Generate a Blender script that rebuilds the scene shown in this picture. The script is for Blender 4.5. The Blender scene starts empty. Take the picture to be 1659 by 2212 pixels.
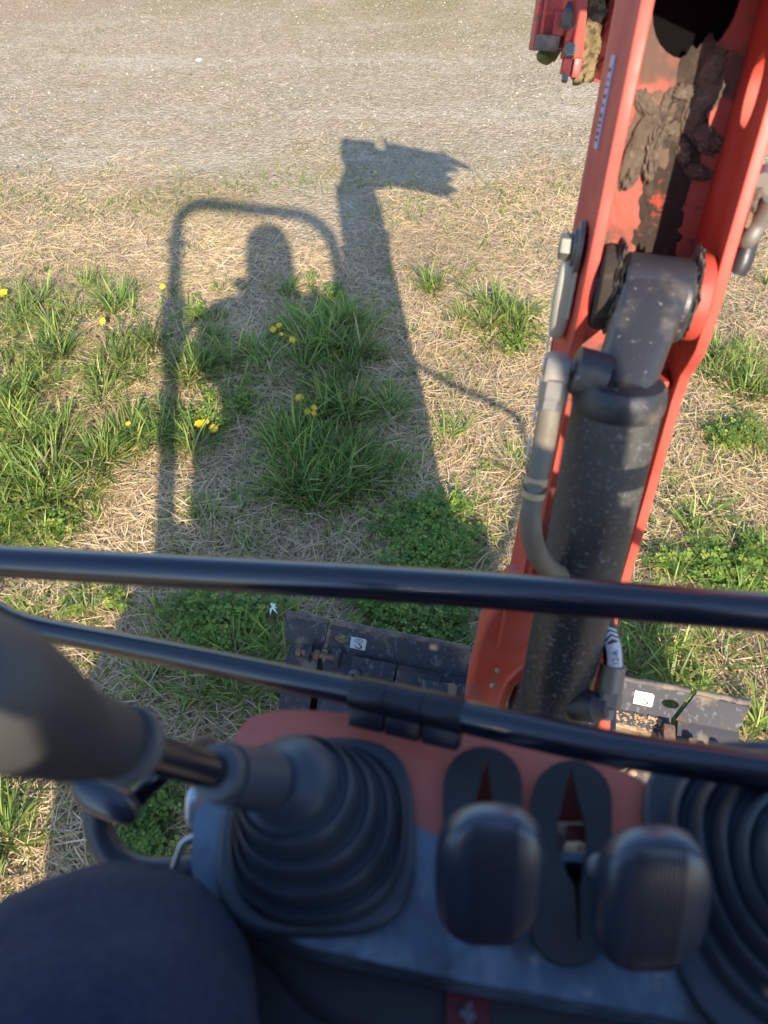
import bpy, bmesh, math, random
import numpy as np
from mathutils import Vector, Matrix, Quaternion
random.seed(7); rng = np.random.default_rng(11)
SC = bpy.context.scene
COL = SC.collection
V = Vector
# ------------------------------------------------------------------ camera
PITCH = math.radians(47.0); CH = 1.7
cam = bpy.data.cameras.new('camera'); camo = bpy.data.objects.new('camera', cam); COL.objects.link(camo)
camo.location = (0, 0, CH); camo.rotation_euler = (math.radians(90) - PITCH, 0, 0)
cam.sensor_fit = 'VERTICAL'; cam.sensor_height = 36; cam.sensor_width = 27
cam.lens = 36 * 1670 / 2212; cam.clip_start = 0.01; cam.clip_end = 900
cam.dof.use_dof = True; cam.dof.focus_distance = 2.3; cam.dof.aperture_fstop = 6.3
SC.camera = camo
SC.render.resolution_x = 768; SC.render.resolution_y = 1024
# ------------------------------------------------------------------ light
SUN_EL = math.radians(28); SUN_AZ = math.radians(9.3)          # towards the sun: behind the camera, a little right
TS = V((math.sin(SUN_AZ) * math.cos(SUN_EL), -math.cos(SUN_AZ) * math.cos(SUN_EL), math.sin(SUN_EL)))
w = bpy.data.worlds.new('World'); SC.world = w; w.use_nodes = True
nt = w.node_tree; nt.nodes.clear()
sky = nt.nodes.new('ShaderNodeTexSky'); sky.sky_type = 'NISHITA'; sky.sun_disc = False
sky.sun_elevation = SUN_EL; sky.sun_rotation = math.pi - SUN_AZ
sky.air_density = 1.0; sky.dust_density = 0.6; sky.ozone_density = 4.0
bg = nt.nodes.new('ShaderNodeBackground'); bg.inputs[1].default_value = 0.15
wo = nt.nodes.new('ShaderNodeOutputWorld')
nt.links.new(sky.outputs[0], bg.inputs[0]); nt.links.new(bg.outputs[0], wo.inputs[0])
sl = bpy.data.lights.new('sun', 'SUN'); sl.energy = 4.2; sl.angle = math.radians(0.55); sl.color = (1.0, 0.87, 0.70)
so = bpy.data.objects.new('sun', sl); COL.objects.link(so)
so.rotation_euler = TS.to_track_quat('Z', 'Y').to_euler(); so.location = TS * 20
SC.view_settings.view_transform = 'Standard'; SC.view_settings.look = 'None'
SC.view_settings.gamma = 1; SC.view_settings.use_curve_mapping = False
SC.view_settings.exposure = 1.3
# ------------------------------------------------------------------ measuring: photo position + distance -> place
_c, _s = math.cos(PITCH), math.sin(PITCH)
def P(px, py, D):
    x = (px - 829.5) / 1670 * D; u = (1106 - py) / 1670 * D
    return V((x, D * _c + u * _s, CH - D * _s + u * _c))
def Zp(px, py, z):
    k = _s + (py - 1106) / 1670 * _c
    return P(px, py, (CH - z) / k)
PSI = math.radians(13)                                        # the machine faces 13 degrees right of the camera
Fv = V((math.sin(PSI), math.cos(PSI), 0)); Rv = V((math.cos(PSI), -math.sin(PSI), 0)); Ov = V((-.03, -.4, 0)); Zv = V((0, 0, 1))
def Mw(r, f, z): return Ov + Rv * r + Fv * f + Zv * z
def toM(p):
    d = V(p) - Ov
    return (d.dot(Rv), d.dot(Fv), d.z)
# ------------------------------------------------------------------ materials
def nn(t, k, **kw):
    n = t.nodes.new(k)
    for a, b in kw.items(): setattr(n, a, b)
    return n
def noise(t, co, scale, detail=4, rough=.6, dist=0):
    n = nn(t, 'ShaderNodeTexNoise'); n.inputs['Scale'].default_value = scale; n.inputs['Detail'].default_value = detail
    n.inputs['Roughness'].default_value = rough; n.inputs['Distortion'].default_value = dist
    t.links.new(co, n.inputs['Vector']); return n.outputs['Fac']
def ramp(t, f, a, b, lo=0.0, hi=1.0):
    n = nn(t, 'ShaderNodeMapRange'); n.interpolation_type = 'SMOOTHSTEP'
    n.inputs[1].default_value = a; n.inputs[2].default_value = b; n.inputs[3].default_value = lo; n.inputs[4].default_value = hi
    t.links.new(f, n.inputs[0]); return n.outputs[0]
def mixc(t, f, a, b):
    n = nn(t, 'ShaderNodeMix', data_type='RGBA')
    for s, v in ((0, f), (6, a), (7, b)):
        if isinstance(v, (tuple, float, int)):
            n.inputs[s].default_value = (tuple(v) + (1,))[:4] if isinstance(v, tuple) else v
        else: t.links.new(v, n.inputs[s])
    return n.outputs[2]
def mth(t, op, a, b):
    n = nn(t, 'ShaderNodeMath', operation=op)
    for i, v in enumerate((a, b)):
        if isinstance(v, (int, float)): n.inputs[i].default_value = v
        else: t.links.new(v, n.inputs[i])
    return n.outputs[0]
def mat(name, col, rough=.5, metal=0.0, layers=(), bump=(), coat=0.0, rvar=.0, spec=.5, sheen=0):
    """layers: (colour, scale, lo, hi, amount[, stretch]) noise-masked coats; bump: (scale, strength) pairs"""
    m = bpy.data.materials.new(name); m.use_nodes = True; t = m.node_tree; b = t.nodes['Principled BSDF']
    tc = nn(t, 'ShaderNodeTexCoord').outputs['Object']
    c = tuple(col) + (1,)
    cur = c[:4]; rr = rough
    for L in layers:
        co = tc
        if len(L) > 5:
            mp = nn(t, 'ShaderNodeMapping'); mp.inputs['Scale'].default_value = L[5]; t.links.new(tc, mp.inputs[0]); co = mp.outputs[0]
        f = ramp(t, noise(t, co, L[1]), L[2], L[3], 0, L[4])
        cur = mixc(t, f, cur, L[0])
        if not L[4] < .3:
            n = nn(t, 'ShaderNodeMix', data_type='FLOAT'); t.links.new(f, n.inputs[0])
            if isinstance(rr, float): n.inputs[2].default_value = rr
            else: t.links.new(rr, n.inputs[2])
            n.inputs[3].default_value = .9; rr = n.outputs[0]
    if isinstance(cur, tuple): b.inputs['Base Color'].default_value = cur
    else: t.links.new(cur, b.inputs['Base Color'])
    if isinstance(rr, float): b.inputs['Roughness'].default_value = rr
    else: t.links.new(rr, b.inputs['Roughness'])
    b.inputs['Metallic'].default_value = metal
    b.inputs['Coat Weight'].default_value = coat
    b.inputs['Specular IOR Level'].default_value = spec
    if sheen: b.inputs['Sheen Weight'].default_value = sheen
    prev = None
    for sc, st in bump:
        bn = nn(t, 'ShaderNodeBump'); bn.inputs['Strength'].default_value = st; bn.inputs['Distance'].default_value = 1.0 / sc * .3
        t.links.new(noise(t, tc, sc), bn.inputs['Height'])
        if prev: t.links.new(prev, bn.inputs['Normal'])
        prev = bn.outputs[0]
    if prev: t.links.new(prev, b.inputs['Normal'])
    return m
DUST = (.30, .24, .165); MUD = (.12, .095, .07); ORANGE = (.40, .045, .024)
M = {}
M['paint'] = mat('faded_orange_red_paint', ORANGE, .48, layers=[((.37, .075, .05), 9, .38, .68, .85), (MUD, 16, .60, .72, .55), (DUST, 5, .55, .85, .28), ((.05, .035, .03), 30, .70, .76, .8)], bump=[(60, .05)])
M['paint_side'] = mat('clean_orange_side_paint', (.44, .045, .026), .45, layers=[((.30, .045, .04), 7, .4, .7, .6), ((.05, .035, .03), 34, .70, .76, .6)], bump=[(60, .05)])
M['paint_muddy'] = mat('mud_stained_orange_paint', (.34, .055, .034), .65, layers=[((.15, .065, .048), 10, .42, .62, .8), ((.07, .052, .038), 13, .50, .60, .85), ((.06, .045, .035), 45, .62, .70, .7)], bump=[(40, .25), (160, .15)])
M['paint_console'] = mat('pink_faded_orange_paint', (.62, .15, .095), .55, layers=[((.42, .10, .07), 20, .5, .8, .5), (DUST, 12, .55, .8, .3)], bump=[(90, .05)])
M['red_far'] = mat('scratched_red_paint', (.40, .035, .03), .45, layers=[((.65, .12, .05), 22, .55, .62, .9), (MUD, 30, .60, .68, .8)], bump=[(80, .2)])
M['rail'] = mat('black_gloss_rail_paint', (.005, .007, .015), .20, layers=[(DUST, 14, .55, .9, .04)], bump=[(25, .02)], spec=.9)
M['rubber'] = mat('dusty_black_rubber', (.032, .041, .055), .46, layers=[((.10, .11, .125), 18, .45, .8, .25), ((.2, .18, .15), 70, .66, .74, .25)], bump=[(120, .06)])
M['rubber_dk'] = mat('dark_slotted_rubber', (.022, .022, .024), .62, layers=[((.08, .075, .07), 30, .5, .8, .2)], bump=[(150, .08)])
M['knob'] = mat('shiny_black_knob_plastic', (.017, .026, .043), .34, layers=[((.06, .07, .09), 60, .5, .8, .25)], spec=.9)
M['grip'] = mat('olive_grey_worn_grip', (.040, .039, .037), .5, layers=[((.02, .02, .02), 10, .45, .7, .6)], bump=[(200, .05)])
M['collar'] = mat('dark_grey_collar_plastic', (.07, .075, .085), .42, layers=[(DUST, 30, .5, .8, .25)])
M['console'] = mat('dusty_grey_console_plastic', (.065, .10, .145), .55, layers=[((.19, .25, .31), 26, .42, .60, .7, (1, .35, 1)), ((.05, .045, .045), 13, .54, .66, .75), ((.36, .33, .28), 90, .60, .70, .5)], bump=[(40, .08), (260, .08)])
M['console_dk'] = mat('dark_worn_console_skirt', (.03, .03, .032), .6, layers=[((.10, .09, .08), 14, .5, .75, .5)], bump=[(40, .1)])
M['cylpaint'] = mat('scuffed_black_cylinder_paint', (.021, .023, .027), .33, layers=[((.065, .063, .052), 7, .38, .66, .8, (1, 1, .5)), ((.19, .19, .19), 210, .54, .68, .45), ((.22, .22, .23), 90, .64, .72, .5), ((.42, .36, .28), 22, .72, .76, .7)], bump=[(90, .06)])
M['castpaint'] = mat('dusty_black_casting', (.022, .023, .027), .40, layers=[((.13, .105, .075), 13, .46, .64, .6), ((.3, .29, .27), 110, .64, .70, .5)], bump=[(70, .12)])
M['hole_shade'] = mat('painted_black_hole_shade', (.0025, .002, .002), .9, spec=.1)  # near-black colour standing in for the shade behind the web hole
M['well'] = mat('dark_red_recess', (.05, .008, .006), .8, spec=.1)  # very dark red for the box under the lever slots
M['stickwhite'] = mat('grimy_sticker_white', (.20, .17, .18), .6, layers=[((.10, .03, .03), 150, .45, .6, .8)])
M['mud_shade'] = mat('dark_mud_and_painted_shade', (.035, .026, .02), .9, layers=[((.09, .06, .045), 30, .5, .65, .7), ((.30, .05, .03), 24, .66, .72, .9)], bump=[(60, .5), (200, .4)], spec=.25)  # mud tone darkened to paint shade on the web and left boss
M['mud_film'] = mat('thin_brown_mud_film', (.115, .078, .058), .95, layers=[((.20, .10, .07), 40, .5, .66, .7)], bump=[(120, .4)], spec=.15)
M['sleeve'] = mat('matt_black_rail_sleeve', (.009, .011, .017), .38, bump=[(120, .04)])
M['zinc'] = mat('dull_zinc_fitting', (.19, .18, .155), .55, .5, layers=[((.25, .19, .12), 25, .5, .75, .4)], bump=[(80, .05)])
M['steel'] = mat('bright_bent_steel_rod', (.55, .58, .62), .35, .7)
M['rust'] = mat('rusty_bolt_steel', (.16, .085, .05), .8, layers=[((.30, .20, .13), 60, .45, .7, .6)], bump=[(200, .3)])
M['hose_tan'] = mat('dusty_tan_hose_sleeve', (.155, .135, .095), .6, layers=[((.13, .10, .07), 24, .5, .68, .7), ((.30, .15, .09), 12, .58, .70, .5)], bump=[(60, .1)])
M['hose_band'] = mat('pale_yellow_hose_band', (.42, .33, .18), .6)
M['hose'] = mat('black_hydraulic_hose', (.018, .018, .02), .45, layers=[(DUST, 40, .55, .8, .2)])
M['print'] = mat('white_hose_print', (.48, .48, .52), .5, layers=[((.35, .33, .33), 160, .58, .7, .5)])
M['ink'] = mat('black_print_ink', (.012, .012, .014), .5)
M['white'] = mat('white_sticker_vinyl', (.46, .46, .45), .45, layers=[((.45, .38, .28), 60, .6, .75, .4)])
M['decal'] = mat('lilac_white_decal', (.38, .31, .42), .45, layers=[((.3, .1, .12), 80, .62, .7, .6)])
M['redstick'] = mat('dark_red_sticker', (.16, .010, .014), .5, layers=[((.03, .02, .02), 60, .55, .7, .6)])
M['pale'] = mat('cream_cover_plastic', (.40, .36, .26), .5, layers=[((.2, .15, .1), 20, .55, .8, .4)])
M['blade'] = mat('scratched_black_blade_paint', (.048, .048, .054), .72, layers=[((.24, .18, .12), 11, .54, .68, .65), ((.16, .155, .155), 80, .56, .64, .6, (1, .4, 1)), ((.11, .07, .05), 20, .6, .7, .6)], bump=[(40, .15), (200, .1)], spec=.22)
M['blade_edge'] = mat('worn_rusty_blade_edge', (.09, .07, .068), .7, layers=[((.20, .15, .105), 30, .48, .62, .8), ((.06, .05, .06), 50, .55, .65, .6)], bump=[(90, .4)])
M['mud'] = mat('dried_brown_mud', (.105, .082, .062), .95, layers=[((.07, .052, .04), 22, .45, .65, .8), ((.2, .16, .12), 90, .55, .7, .6)], bump=[(35, .5), (150, .5)], spec=.2)
M['mud_tan'] = mat('crumbled_tan_soil', (.42, .28, .16), .95, layers=[((.25, .15, .08), 60, .5, .65, .7)], bump=[(150, .5)], spec=.2)
M['mud_gold'] = mat('caked_ochre_mud', (.17, .125, .055), .85, layers=[((.06, .04, .02), 70, .5, .6, .9)], bump=[(90, .7)])
M['olive'] = mat('olive_green_hose_cover', (.10, .12, .03), .5)
M['denim'] = mat('navy_work_trousers', (.007, .010, .030), .9, layers=[((.018, .024, .055), 300, .45, .6, .6), ((.03, .035, .05), 9, .55, .75, .4)], bump=[(9, .35), (24, .3), (600, .2)])
M['shirt'] = mat('dark_grey_jacket', (.06, .06, .065), .85, bump=[(14, .2)])
M['skin'] = mat('sun_tanned_skin', (.45, .26, .18), .5, bump=[(200, .05)])
M['hair'] = mat('short_brown_hair', (.05, .03, .02), .7, bump=[(300, .4)])
M['phone'] = mat('black_phone_glass', (.01, .01, .012), .15)
M['track'] = mat('muddy_track_rubber', (.025, .024, .023), .8, layers=[((.22, .17, .11), 14, .48, .64, .8)], bump=[(50, .3)])
M['stone'] = mat('pale_quartz_stone', (.62, .58, .52), .7, bump=[(80, .3)])

def vcol_mat(name, rough, transl=0.0, spec=.3):
    m = bpy.data.materials.new(name); m.use_nodes = True; t = m.node_tree; b = t.nodes['Principled BSDF']
    a = nn(t, 'ShaderNodeAttribute'); a.attribute_name = 'tint'
    t.links.new(a.outputs['Color'], b.inputs['Base Color']); b.inputs['Roughness'].default_value = rough
    b.inputs['Specular IOR Level'].default_value = spec
    if transl:
        tr = nn(t, 'ShaderNodeBsdfTranslucent'); t.links.new(a.outputs['Color'], tr.inputs[0])
        mx = nn(t, 'ShaderNodeMixShader'); mx.inputs[0].default_value = transl
        o = t.nodes['Material Output']
        t.links.new(b.outputs[0], mx.inputs[1]); t.links.new(tr.outputs[0], mx.inputs[2]); t.links.new(mx.outputs[0], o.inputs[0])
    return m
M['grass'] = vcol_mat('green_grass_blade', .42, .50, .35)
M['straw'] = vcol_mat('dry_straw', .7, .10, .2)
M['pebble'] = vcol_mat('gravel_pebble', .85, 0, .2)
M['petal'] = mat('yellow_petal', (.80, .50, .015), .6)
M['petal_mid'] = mat('deep_yellow_floret', (.75, .36, .01), .7)
M['petal_white'] = mat('white_petal', (.75, .77, .75), .6)
M['leafmat'] = mat('mid_green_leaf', (.07, .13, .03), .5)

# ------------------------------------------------------------------ object helpers
def tag(o, label=None, cat=None, group=None, kind=None):
    if label: o['label'] = label
    if cat: o['category'] = cat
    if group: o['group'] = group
    if kind: o['kind'] = kind
    return o
def empty(name, loc, rz=0):
    o = bpy.data.objects.new(name, None); o.empty_display_size = .1
    o.location = loc; o.rotation_euler = (0, 0, rz); COL.objects.link(o); return o
EMPTY_INV = {}
def link(name, me, m, parent=None, smooth=35):
    if m is not None and not me.materials: me.materials.append(m)
    if smooth is not None and len(me.polygons):
        me.polygons.foreach_set('use_smooth', [True] * len(me.polygons)); me.set_sharp_from_angle(angle=math.radians(smooth))
    o = bpy.data.objects.new(name, me); COL.objects.link(o)
    if parent is not None:
        o.parent = parent
        if parent.type == 'EMPTY': o.matrix_parent_inverse = parent.matrix_basis.inverted()
    return o
def from_bm(name, bm, m, parent=None, smooth=35):
    bmesh.ops.recalc_face_normals(bm, faces=bm.faces)
    me = bpy.data.meshes.new(name); bm.to_mesh(me); bm.free(); return link(name, me, m, parent, smooth)
def frame(d, up=Zv):
    d = V(d).normalized(); x = up.cross(d)
    if x.length < 1e-4: x = V((1, 0, 0)).cross(d)
    x.normalize(); return x, d.cross(x)
def spline(pts, n=8):
    pts = [V(p) for p in pts]; out = []
    for i in range(len(pts) - 1):
        p0 = pts[max(i - 1, 0)]; p1 = pts[i]; p2 = pts[i + 1]; p3 = pts[min(i + 2, len(pts) - 1)]
        for k in range(n):
            t = k / n
            out.append(.5 * ((2 * p1) + (p2 - p0) * t + (2 * p0 - 5 * p1 + 4 * p2 - p3) * t * t + (3 * p1 - p0 - 3 * p2 + p3) * t ** 3))
    out.append(pts[-1]); return out
def add_tube(bm, pts, rad, seg=20, cap=True, sx=1.0):
    pts = [V(p) for p in pts]; n = len(pts)
    if not hasattr(rad, '__len__'): rad = [rad] * n
    x = None; rings = []
    for i, p in enumerate(pts):
        d = (pts[min(i + 1, n - 1)] - pts[max(i - 1, 0)]).normalized()
        if x is None: x, y = frame(d)
        else:
            x = (x - d * x.dot(d)).normalized(); y = d.cross(x)
        rings.append([bm.verts.new(p + (x * math.cos(a) * sx + y * math.sin(a)) * rad[i]) for a in [2 * math.pi * k / seg for k in range(seg)]])
    for a, b in zip(rings, rings[1:]):
        for k in range(seg): bm.faces.new((a[k], a[(k + 1) % seg], b[(k + 1) % seg], b[k]))
    if cap: bm.faces.new(rings[0][::-1]); bm.faces.new(rings[-1])
    return rings
def tube(name, pts, rad, m, parent=None, seg=20, sm=None, smooth=40, sx=1.0):
    bm = bmesh.new(); add_tube(bm, spline(pts, sm) if sm else pts, rad if not (sm and hasattr(rad, '__len__')) else list(np.interp(np.linspace(0, len(rad) - 1, (len(pts) - 1) * sm + 1), range(len(rad)), rad)), seg, sx=sx)
    return from_bm(name, bm, m, parent, smooth)
def lathe(name, origin, axis, prof, m, parent=None, seg=32, smooth=40, sx=1.0):
    """prof: (along, radius)"""
    axis = V(axis).normalized(); pts = [V(origin) + axis * a for a, r in prof]
    bm = bmesh.new(); x, y = frame(axis); rings = []
    for (a, r) in prof:
        p = V(origin) + axis * a
        rings.append([bm.verts.new(p + (x * math.cos(2 * math.pi * k / seg) * sx + y * math.sin(2 * math.pi * k / seg)) * max(r, 1e-5)) for k in range(seg)])
    for a, b in zip(rings, rings[1:]):
        for k in range(seg): bm.faces.new((a[k], a[(k + 1) % seg], b[(k + 1) % seg], b[k]))
    bm.faces.new(rings[0][::-1]); bm.faces.new(rings[-1])
    return from_bm(name, bm, m, parent, smooth)
def add_box(bm, o, a, b, c, bev=0):
    """box centred at o with half-axes a,b,c"""
    o, a, b, c = V(o), V(a), V(b), V(c)
    vs = [bm.verts.new(o + a * i + b * j + c * k) for i in (-1, 1) for j in (-1, 1) for k in (-1, 1)]
    fs = [bm.faces.new([vs[q] for q in f]) for f in ((0, 1, 3, 2), (4, 6, 7, 5), (0, 4, 5, 1), (2, 3, 7, 6), (0, 2, 6, 4), (1, 5, 7, 3))]
    if bev:
        es = list({e for f in fs for e in f.edges}); bmesh.ops.bevel(bm, geom=es, offset=bev, segments=2, affect='EDGES', profile=.6)
def box(name, o, a, b, c, m, parent=None, bev=.002, smooth=35):
    bm = bmesh.new(); add_box(bm, o, a, b, c, bev); return from_bm(name, bm, m, parent, smooth)
def plate(name, outer, holes, thick, mtx, m, parent=None, bevel=0.0, smooth=35, res=1):
    """flat sheet from 2D outlines with holes; mtx maps (x,y,z) with z the thickness direction (0..-thick)"""
    cu = bpy.data.curves.new('c', 'CURVE'); cu.dimensions = '2D'; cu.fill_mode = 'BOTH'
    for lp in [outer] + list(holes):
        s = cu.splines.new('POLY'); s.points.add(len(lp) - 1); s.use_cyclic_u = True
        for i, p in enumerate(lp): s.points[i].co = (p[0], p[1], 0, 1)
    cu.extrude = max(thick / 2 - bevel, 1e-4); cu.bevel_depth = bevel; cu.bevel_resolution = 2; cu.offset = -bevel
    o = bpy.data.objects.new('c', cu); COL.objects.link(o); dg = bpy.context.evaluated_depsgraph_get(); dg.update()
    me = bpy.data.meshes.new_from_object(o.evaluated_get(dg)); bpy.data.objects.remove(o); bpy.data.curves.remove(cu)
    me.transform(Matrix.Translation((0, 0, -thick / 2))); me.transform(mtx); me.name = name
    me.materials.clear(); bm = bmesh.new(); bm.from_mesh(me); bmesh.ops.remove_doubles(bm, verts=bm.verts, dist=1e-5)
    bmesh.ops.recalc_face_normals(bm, faces=bm.faces); bm.to_mesh(me); bm.free()
    return link(name, me, m, parent, smooth)
def bevmod(o, w):
    m = o.modifiers.new('bevel', 'BEVEL'); m.width = w; m.segments = 3; m.limit_method = 'ANGLE'; m.angle_limit = math.radians(50); m.use_clamp_overlap = True
def basis(o, x, y, z): return Matrix(((x[0], y[0], z[0], o[0]), (x[1], y[1], z[1], o[1]), (x[2], y[2], z[2], o[2]), (0, 0, 0, 1)))
def lump(name, c, ax, m, parent=None, sub=4, amp=.25, freq=3.0, seed=0, smooth=None):
    """irregular clod, ax = three half-axis vectors"""
    from mathutils import noise as mn
    bm = bmesh.new(); bmesh.ops.create_icosphere(bm, subdivisions=sub, radius=1)
    for v in bm.verts:
        n = v.co.copy(); k = 1 + amp * mn.noise(n * freq + V((seed, 0, 0))) + amp * .3 * mn.noise(n * freq * 2.7 + V((0, seed, 3)))
        n *= k; v.co = V(c) + V(ax[0]) * n.x + V(ax[1]) * n.y + V(ax[2]) * n.z
    return from_bm(name, bm, m, parent, 60)
def superell(name, c, X, Y, Zx, ex, m, parent=None, n=32, flat=None):
    """rounded block: half-axes X,Y,Zx"""
    bm = bmesh.new(); g = []
    f = lambda v, e: math.copysign(abs(v) ** e, v)
    for i in range(n + 1):
        th = -math.pi / 2 + math.pi * i / n; row = []
        for j in range(n * 2):
            ph = 2 * math.pi * j / (n * 2)
            row.append(bm.verts.new(V(c) + V(X) * f(math.cos(th), ex[0]) * f(math.cos(ph), ex[1]) + V(Y) * f(math.cos(th), ex[0]) * f(math.sin(ph), ex[1]) + V(Zx) * f(math.sin(th), ex[0])))
        g.append(row)
    for a, b in zip(g, g[1:]):
        for j in range(n * 2): bm.faces.new((a[j], a[(j + 1) % (2 * n)], b[(j + 1) % (2 * n)], b[j]))
    bmesh.ops.remove_doubles(bm, verts=bm.verts, dist=1e-6)
    return from_bm(name, bm, m, parent, 60)
def hexnut(name, o, axis, r, h, m, parent=None):
    bm = bmesh.new(); o = V(o); axis = V(axis).normalized()
    add_tube(bm, [o, o + axis * h * .12, o + axis * h * .88, o + axis * h], [r * .88, r, r, r * .88], 6)
    return from_bm(name, bm, m, parent, 25)
def skin_mesh(verts, edges, radii, sub=2):
    me = bpy.data.meshes.new('s'); me.from_pydata([tuple(v) for v in verts], edges, []); me.update()
    o = bpy.data.objects.new('s', me); COL.objects.link(o)
    sk = o.modifiers.new('k', 'SKIN'); sk.use_smooth_shade = True
    for i, r in enumerate(radii):
        rr = r if isinstance(r, tuple) else (r, r); me.skin_vertices[0].data[i].radius = rr
    me.skin_vertices[0].data[0].use_root = True
    sb = o.modifiers.new('b', 'SUBSURF'); sb.levels = sub
    dg = bpy.context.evaluated_depsgraph_get(); dg.update()
    out = bpy.data.meshes.new_from_object(o.evaluated_get(dg)); bpy.data.objects.remove(o); return out

# ================================================================== GROUND
def hgt(x, y):
    return (.010 * np.sin(2.1 * x + 1.3) * np.sin(1.7 * y + .4) + .007 * np.sin(5.3 * x - 2.0 * y) + .005 * np.sin(9.1 * y + 3 * x + 1) + .004 * np.sin(15 * x + 4) * np.sin(13 * y)) * np.exp(-((x / 6) ** 2 + ((y - 3) / 7) ** 2)) 
def build_ground():
    n = 241; u = np.linspace(-1, 1, n); g = np.sinh(u * 5.2) / math.sinh(5.2) * 400
    X, Y = np.meshgrid(g, g + 3.0); Z = hgt(X, Y)
    vs = np.stack([X, Y, Z], -1).reshape(-1, 3)
    idx = np.arange(n * n).reshape(n, n); q = np.stack([idx[:-1, :-1], idx[:-1, 1:], idx[1:, 1:], idx[1:, :-1]], -1).reshape(-1, 4)
    me = bpy.data.meshes.new('ground'); me.from_pydata(vs.tolist(), [], q.tolist()); me.update()
    m = bpy.data.materials.new('soil_thatch_and_fine_gravel'); m.use_nodes = True; t = m.node_tree; b = t.nodes['Principled BSDF']
    tc = nn(t, 'ShaderNodeTexCoord').outputs['Object']; sp = nn(t, 'ShaderNodeSeparateXYZ'); t.links.new(tc, sp.inputs[0])
    Yc = sp.outputs[1]
    wob = mth(t, 'MULTIPLY', mth(t, 'SUBTRACT', noise(t, tc, 1.3, 5), .5), 2.2)
    ys = mth(t, 'ADD', Yc, wob)
    near = mixc(t, ramp(t, noise(t, tc, 45, 6, .7), .35, .65), (.24, .17, .105), (.45, .35, .23))
    near = mixc(t, ramp(t, noise(t, tc, 220, 3, .7), .5, .7), near, (.50, .40, .26))
    fine = noise(t, tc, 60, 8, .75)
    grav = mixc(t, ramp(t, fine, .35, .62), (.27, .205, .13), (.46, .37, .25))
    grav = mixc(t, ramp(t, noise(t, tc, 2.4, 6, .65), .48, .66, 0, .6), grav, (.43, .365, .275))
    vo = nn(t, 'ShaderNodeTexVoronoi'); vo.inputs['Scale'].default_value = 55; t.links.new(tc, vo.inputs['Vector'])
    bw = nn(t, 'ShaderNodeRGBToBW'); t.links.new(vo.outputs['Color'], bw.inputs[0])
    grav = mixc(t, ramp(t, bw.outputs[0], .62, .9, 0, .55), grav, (.46, .39, .29))
    mb = nn(t, 'ShaderNodeMapping'); mb.inputs['Scale'].default_value = (.35, 1.5, 1); t.links.new(tc, mb.inputs[0])
    grav = mixc(t, ramp(t, noise(t, mb.outputs[0], 1.1, 7, .7), .50, .66, 0, .7), grav, (.50, .43, .32))
    grav = mixc(t, ramp(t, noise(t, mb.outputs[0], 1.7, 7, .75, .6), .56, .68, 0, .55), grav, (.27, .215, .13))
    grav = mixc(t, ramp(t, noise(t, tc, 15, 5, .7), .42, .62, .38, 0), grav, (.20, .15, .09))
    # thin brownish-green short turf beyond and between
    turf = mixc(t, ramp(t, noise(t, tc, 70, 6, .7), .4, .6), (.20, .16, .075), (.34, .27, .15))
    far = ramp(t, mth(t, 'ADD', ys, mth(t, 'MULTIPLY', sp.outputs[0], .35)), 5.5, 6.9)
    gmix = mixc(t, mth(t, 'MULTIPLY', far, ramp(t, noise(t, tc, 1.1, 6), .35, .6)), grav, turf)
    gmix = mixc(t, ramp(t, noise(t, tc, 1.7, 7, .7), .56, .70, 0, .6), gmix, turf)
    brown = mixc(t, ramp(t, noise(t, tc, 50, 6, .7), .4, .6), (.25, .175, .105), (.38, .285, .19))
    cx = mth(t, 'ADD', mth(t, 'MULTIPLY', sp.outputs[0], -.9), mth(t, 'MULTIPLY', ys, 1.0))
    gmix = mixc(t, ramp(t, cx, 8.5, 9.5), gmix, brown)
    col = mixc(t, ramp(t, ys, 3.2, 4.1), near, gmix)
    t.links.new(col, b.inputs['Base Color']); b.inputs['Roughness'].default_value = .95; b.inputs['Specular IOR Level'].default_value = .15
    bn = nn(t, 'ShaderNodeBump'); bn.inputs['Strength'].default_value = .9; bn.inputs['Distance'].default_value = .012
    t.links.new(mth(t, 'ADD', noise(t, tc, 38, 8, .75), mth(t, 'MULTIPLY', vo.outputs['Distance'], -.8)), bn.inputs['Height']); t.links.new(bn.outputs[0], b.inputs['Normal'])
    o = link('ground', me, m, None, 180); tag(o, kind='structure'); return o
build_ground()

def tint_mesh(name, verts, faces_tri, faces_quad, cols, m, smooth=False):
    me = bpy.data.meshes.new(name); nv = len(verts); nt_, nq = len(faces_tri), len(faces_quad)
    me.vertices.add(nv); me.vertices.foreach_set('co', verts.astype(np.float32).ravel())
    loops = np.concatenate([faces_quad.ravel(), faces_tri.ravel()]).astype(np.int32)
    me.loops.add(len(loops)); me.loops.foreach_set('vertex_index', loops)
    me.polygons.add(nt_ + nq)
    st = np.concatenate([np.arange(nq) * 4, nq * 4 + np.arange(nt_) * 3]).astype(np.int32)
    me.polygons.foreach_set('loop_start', st)
    me.polygons.foreach_set('use_smooth', np.full(nt_ + nq, smooth))
    ca = me.color_attributes.new('tint', 'FLOAT_COLOR', 'POINT')
    ca.data.foreach_set('color', np.concatenate([cols, np.ones((nv, 1))], 1).astype(np.float32).ravel())
    me.update(calc_edges=True); me.validate(); me.materials.append(m)
    o = bpy.data.objects.new(name, me); COL.objects.link(o); return o
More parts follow.
